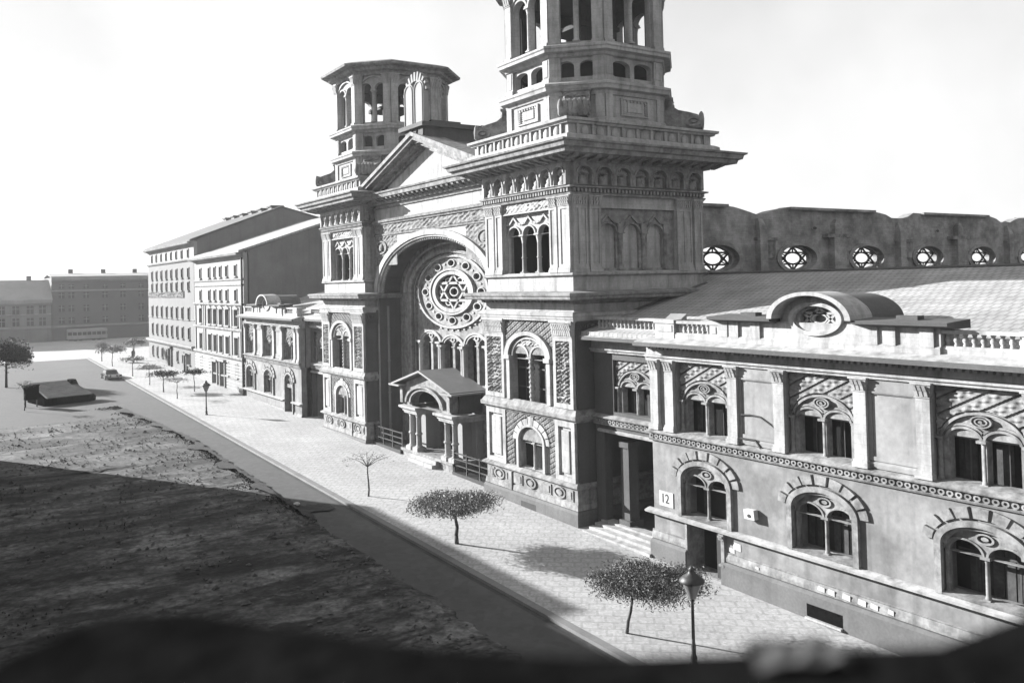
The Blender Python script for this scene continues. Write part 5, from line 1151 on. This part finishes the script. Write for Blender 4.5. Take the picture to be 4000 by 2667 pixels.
# a person standing far off on the pavement under the umbrella tree
def person(x, y, label):
    z = zg(y)+.07; P = [(0, 0, .92), (0, 0, 1.12), (0, 0, 1.38), (0, .0, 1.5), (0, -.02, 1.62), (0, -.02, 1.72), (.09, 0, .86), (.1, -.03, .48), (.1, .02, .07), (.1, -.14, .04), (-.09, 0, .86), (-.1, .05, .48), (-.1, .12, .07), (-.1, -.03, .04), (.2, 0, 1.4), (.26, .03, 1.12), (.25, -.06, .88), (.25, -.08, .79), (-.2, 0, 1.4), (-.26, .03, 1.12), (-.25, -.06, .88), (-.25, -.08, .79)]
    E = [(0, 1), (1, 2), (2, 3), (3, 4), (4, 5), (0, 6), (6, 7), (7, 8), (8, 9), (0, 10), (10, 11), (11, 12), (12, 13), (2, 14), (14, 15), (15, 16), (16, 17), (2, 18), (18, 19), (19, 20), (20, 21)]
    Rr = [.16, .15, .17, .065, .1, .07, .1, .07, .05, .045, .1, .07, .05, .045, .07, .05, .04, .035, .07, .05, .04, .035]
    me = bpy.data.meshes.new('person'); me.from_pydata(P, E, []); o = bpy.data.objects.new('person', me); col.objects.link(o); o.location = (x, y, z)
    sk = o.modifiers.new('skin', 'SKIN'); ss = o.modifiers.new('sub', 'SUBSURF'); ss.levels = ss.render_levels = 1
    for v, r in zip(me.skin_vertices[0].data, Rr): v.radius = (r, r*.85)
    me.skin_vertices[0].data[0].use_root = True; me.materials.append(LEDGE); tag(o, label, 'person')
    b = MB(O=(x, y-.02, 0), U=(1, 0, 0), D=(0, 1, 0)); b.lathe(0, 0, [(.17, z+1.74), (.17, z+1.76), (.1, z+1.77), (.1, z+1.86), (.02, z+1.88)], 12); b.build('hat', LEDGE, o)
    b = MB(O=(x, y, 0), U=(1, 0, 0), D=(0, 1, 0)); b.lathe(0, 0, [(.24, z+.5), (.2, z+1.0), (.22, z+1.35), (.12, z+1.5)], 12, 1, .8); b.build('coat', LEDGE, o)
person(-2.9, 108.5, 'person in a dark coat standing under the tree by the tall grey house')

b = MB(); b.sm = True; b.lathe(-10.35, 12.55, [(.03, zg(12.5)+.0), (.16, zg(12.5)+.06), (.17, zg(12.5)+.12), (.08, zg(12.5)+.2), (.01, zg(12.5)+.21)], 10) if False else None
b = MB(O=(-10.9, 12.9, zg(12.9)), U=(1, 0, 0), D=(0, 1, 0)); b.lathe(0, 0, [(.1, .0), (.2, .06), (.2, .14), (.1, .2), (.01, .21)], 10); tag(b.build('stone', PAPER, None, (-10.9, 12.9, zg(12.9))), 'white round stone on the dark turf at the edge of the road', 'stone')

# dark stone ledge right under the camera, out of focus at the bottom of the view
OLDP = material('old_paper', .07, var=.3, scale=30)
RG = Vector((0.844, -0.536, 0)); FW = Vector((0.536, 0.844, 0)); 
def lp(s, f): p = CAM+RG*s+FW*f; return (p.x, p.y)
b = MB(); pl = [lp(*q) for q in ((-.33, .40), (-.325, .58), (-.29, .65), (-.23, .655), (-.15, .62), (-.05, .58), (.05, .56), (.28, .565), (.36, .61), (.45, .7), (.95, .9), (.95, .3), (.3, -1.3), (-.75, -.2))]
b.flat(pl, 12.55, 12.762); b.flat([lp(*q) for q in ((-.5, .3), (-.3, .4), (.2, .53), (.8, .7), (.8, .3), (.3, -1.3), (-.75, -.2))], 12.3, 12.55)
o = b.build('window_ledge', LEDGE, None, (CAM.x, CAM.y, 12.5)); tag(o, 'dark stone ledge blurred along the bottom of the view', 'ledge')
b = MB(); r = random.Random(4); p0 = CAM+RG*.155+FW*.53; V = []; F = []
for i in range(6):
    for j in range(4): V.append((p0.x+RG.x*.011*i+FW.x*.012*j+r.uniform(-.004, .004), p0.y+RG.y*.011*i+FW.y*.012*j, 12.764+.003*abs(math.sin(i*1.3+j*.9))+r.uniform(0, .003)))
for i in range(5):
    for j in range(3): F.append((i*4+j, i*4+j+1, i*4+j+5, i*4+j+4))
b.raw(V, F); o = b.build('crumpled_paper', OLDP, None, (p0.x, p0.y, 12.75)); tag(o, 'blurred pale scrap of paper lying on the dark ledge', 'paper')
# ---------------------------------------------------------------- air
b = MB(); b.raw([(x, y, z) for z in (-40, 60) for x, y in ((-1000, -420), (1000, -420), (1000, 1600), (-1000, 1600))], [(0, 1, 2, 3), (4, 5, 6, 7), (0, 1, 5, 4), (1, 2, 6, 5), (2, 3, 7, 6), (3, 0, 4, 7)])
hm = bpy.data.materials.new('haze'); hm.use_nodes = True; t = hm.node_tree; t.nodes.remove(t.nodes['Principled BSDF']); v = t.nodes.new('ShaderNodeVolumePrincipled')
v.inputs['Color'].default_value = (.95, .95, .95, 1); v.inputs['Density'].default_value = .00025; v.inputs['Anisotropy'].default_value = .3; t.links.new(v.outputs[0], t.nodes['Material Output'].inputs['Volume'])
o = b.build('haze', hm); o['kind'] = 'stuff'
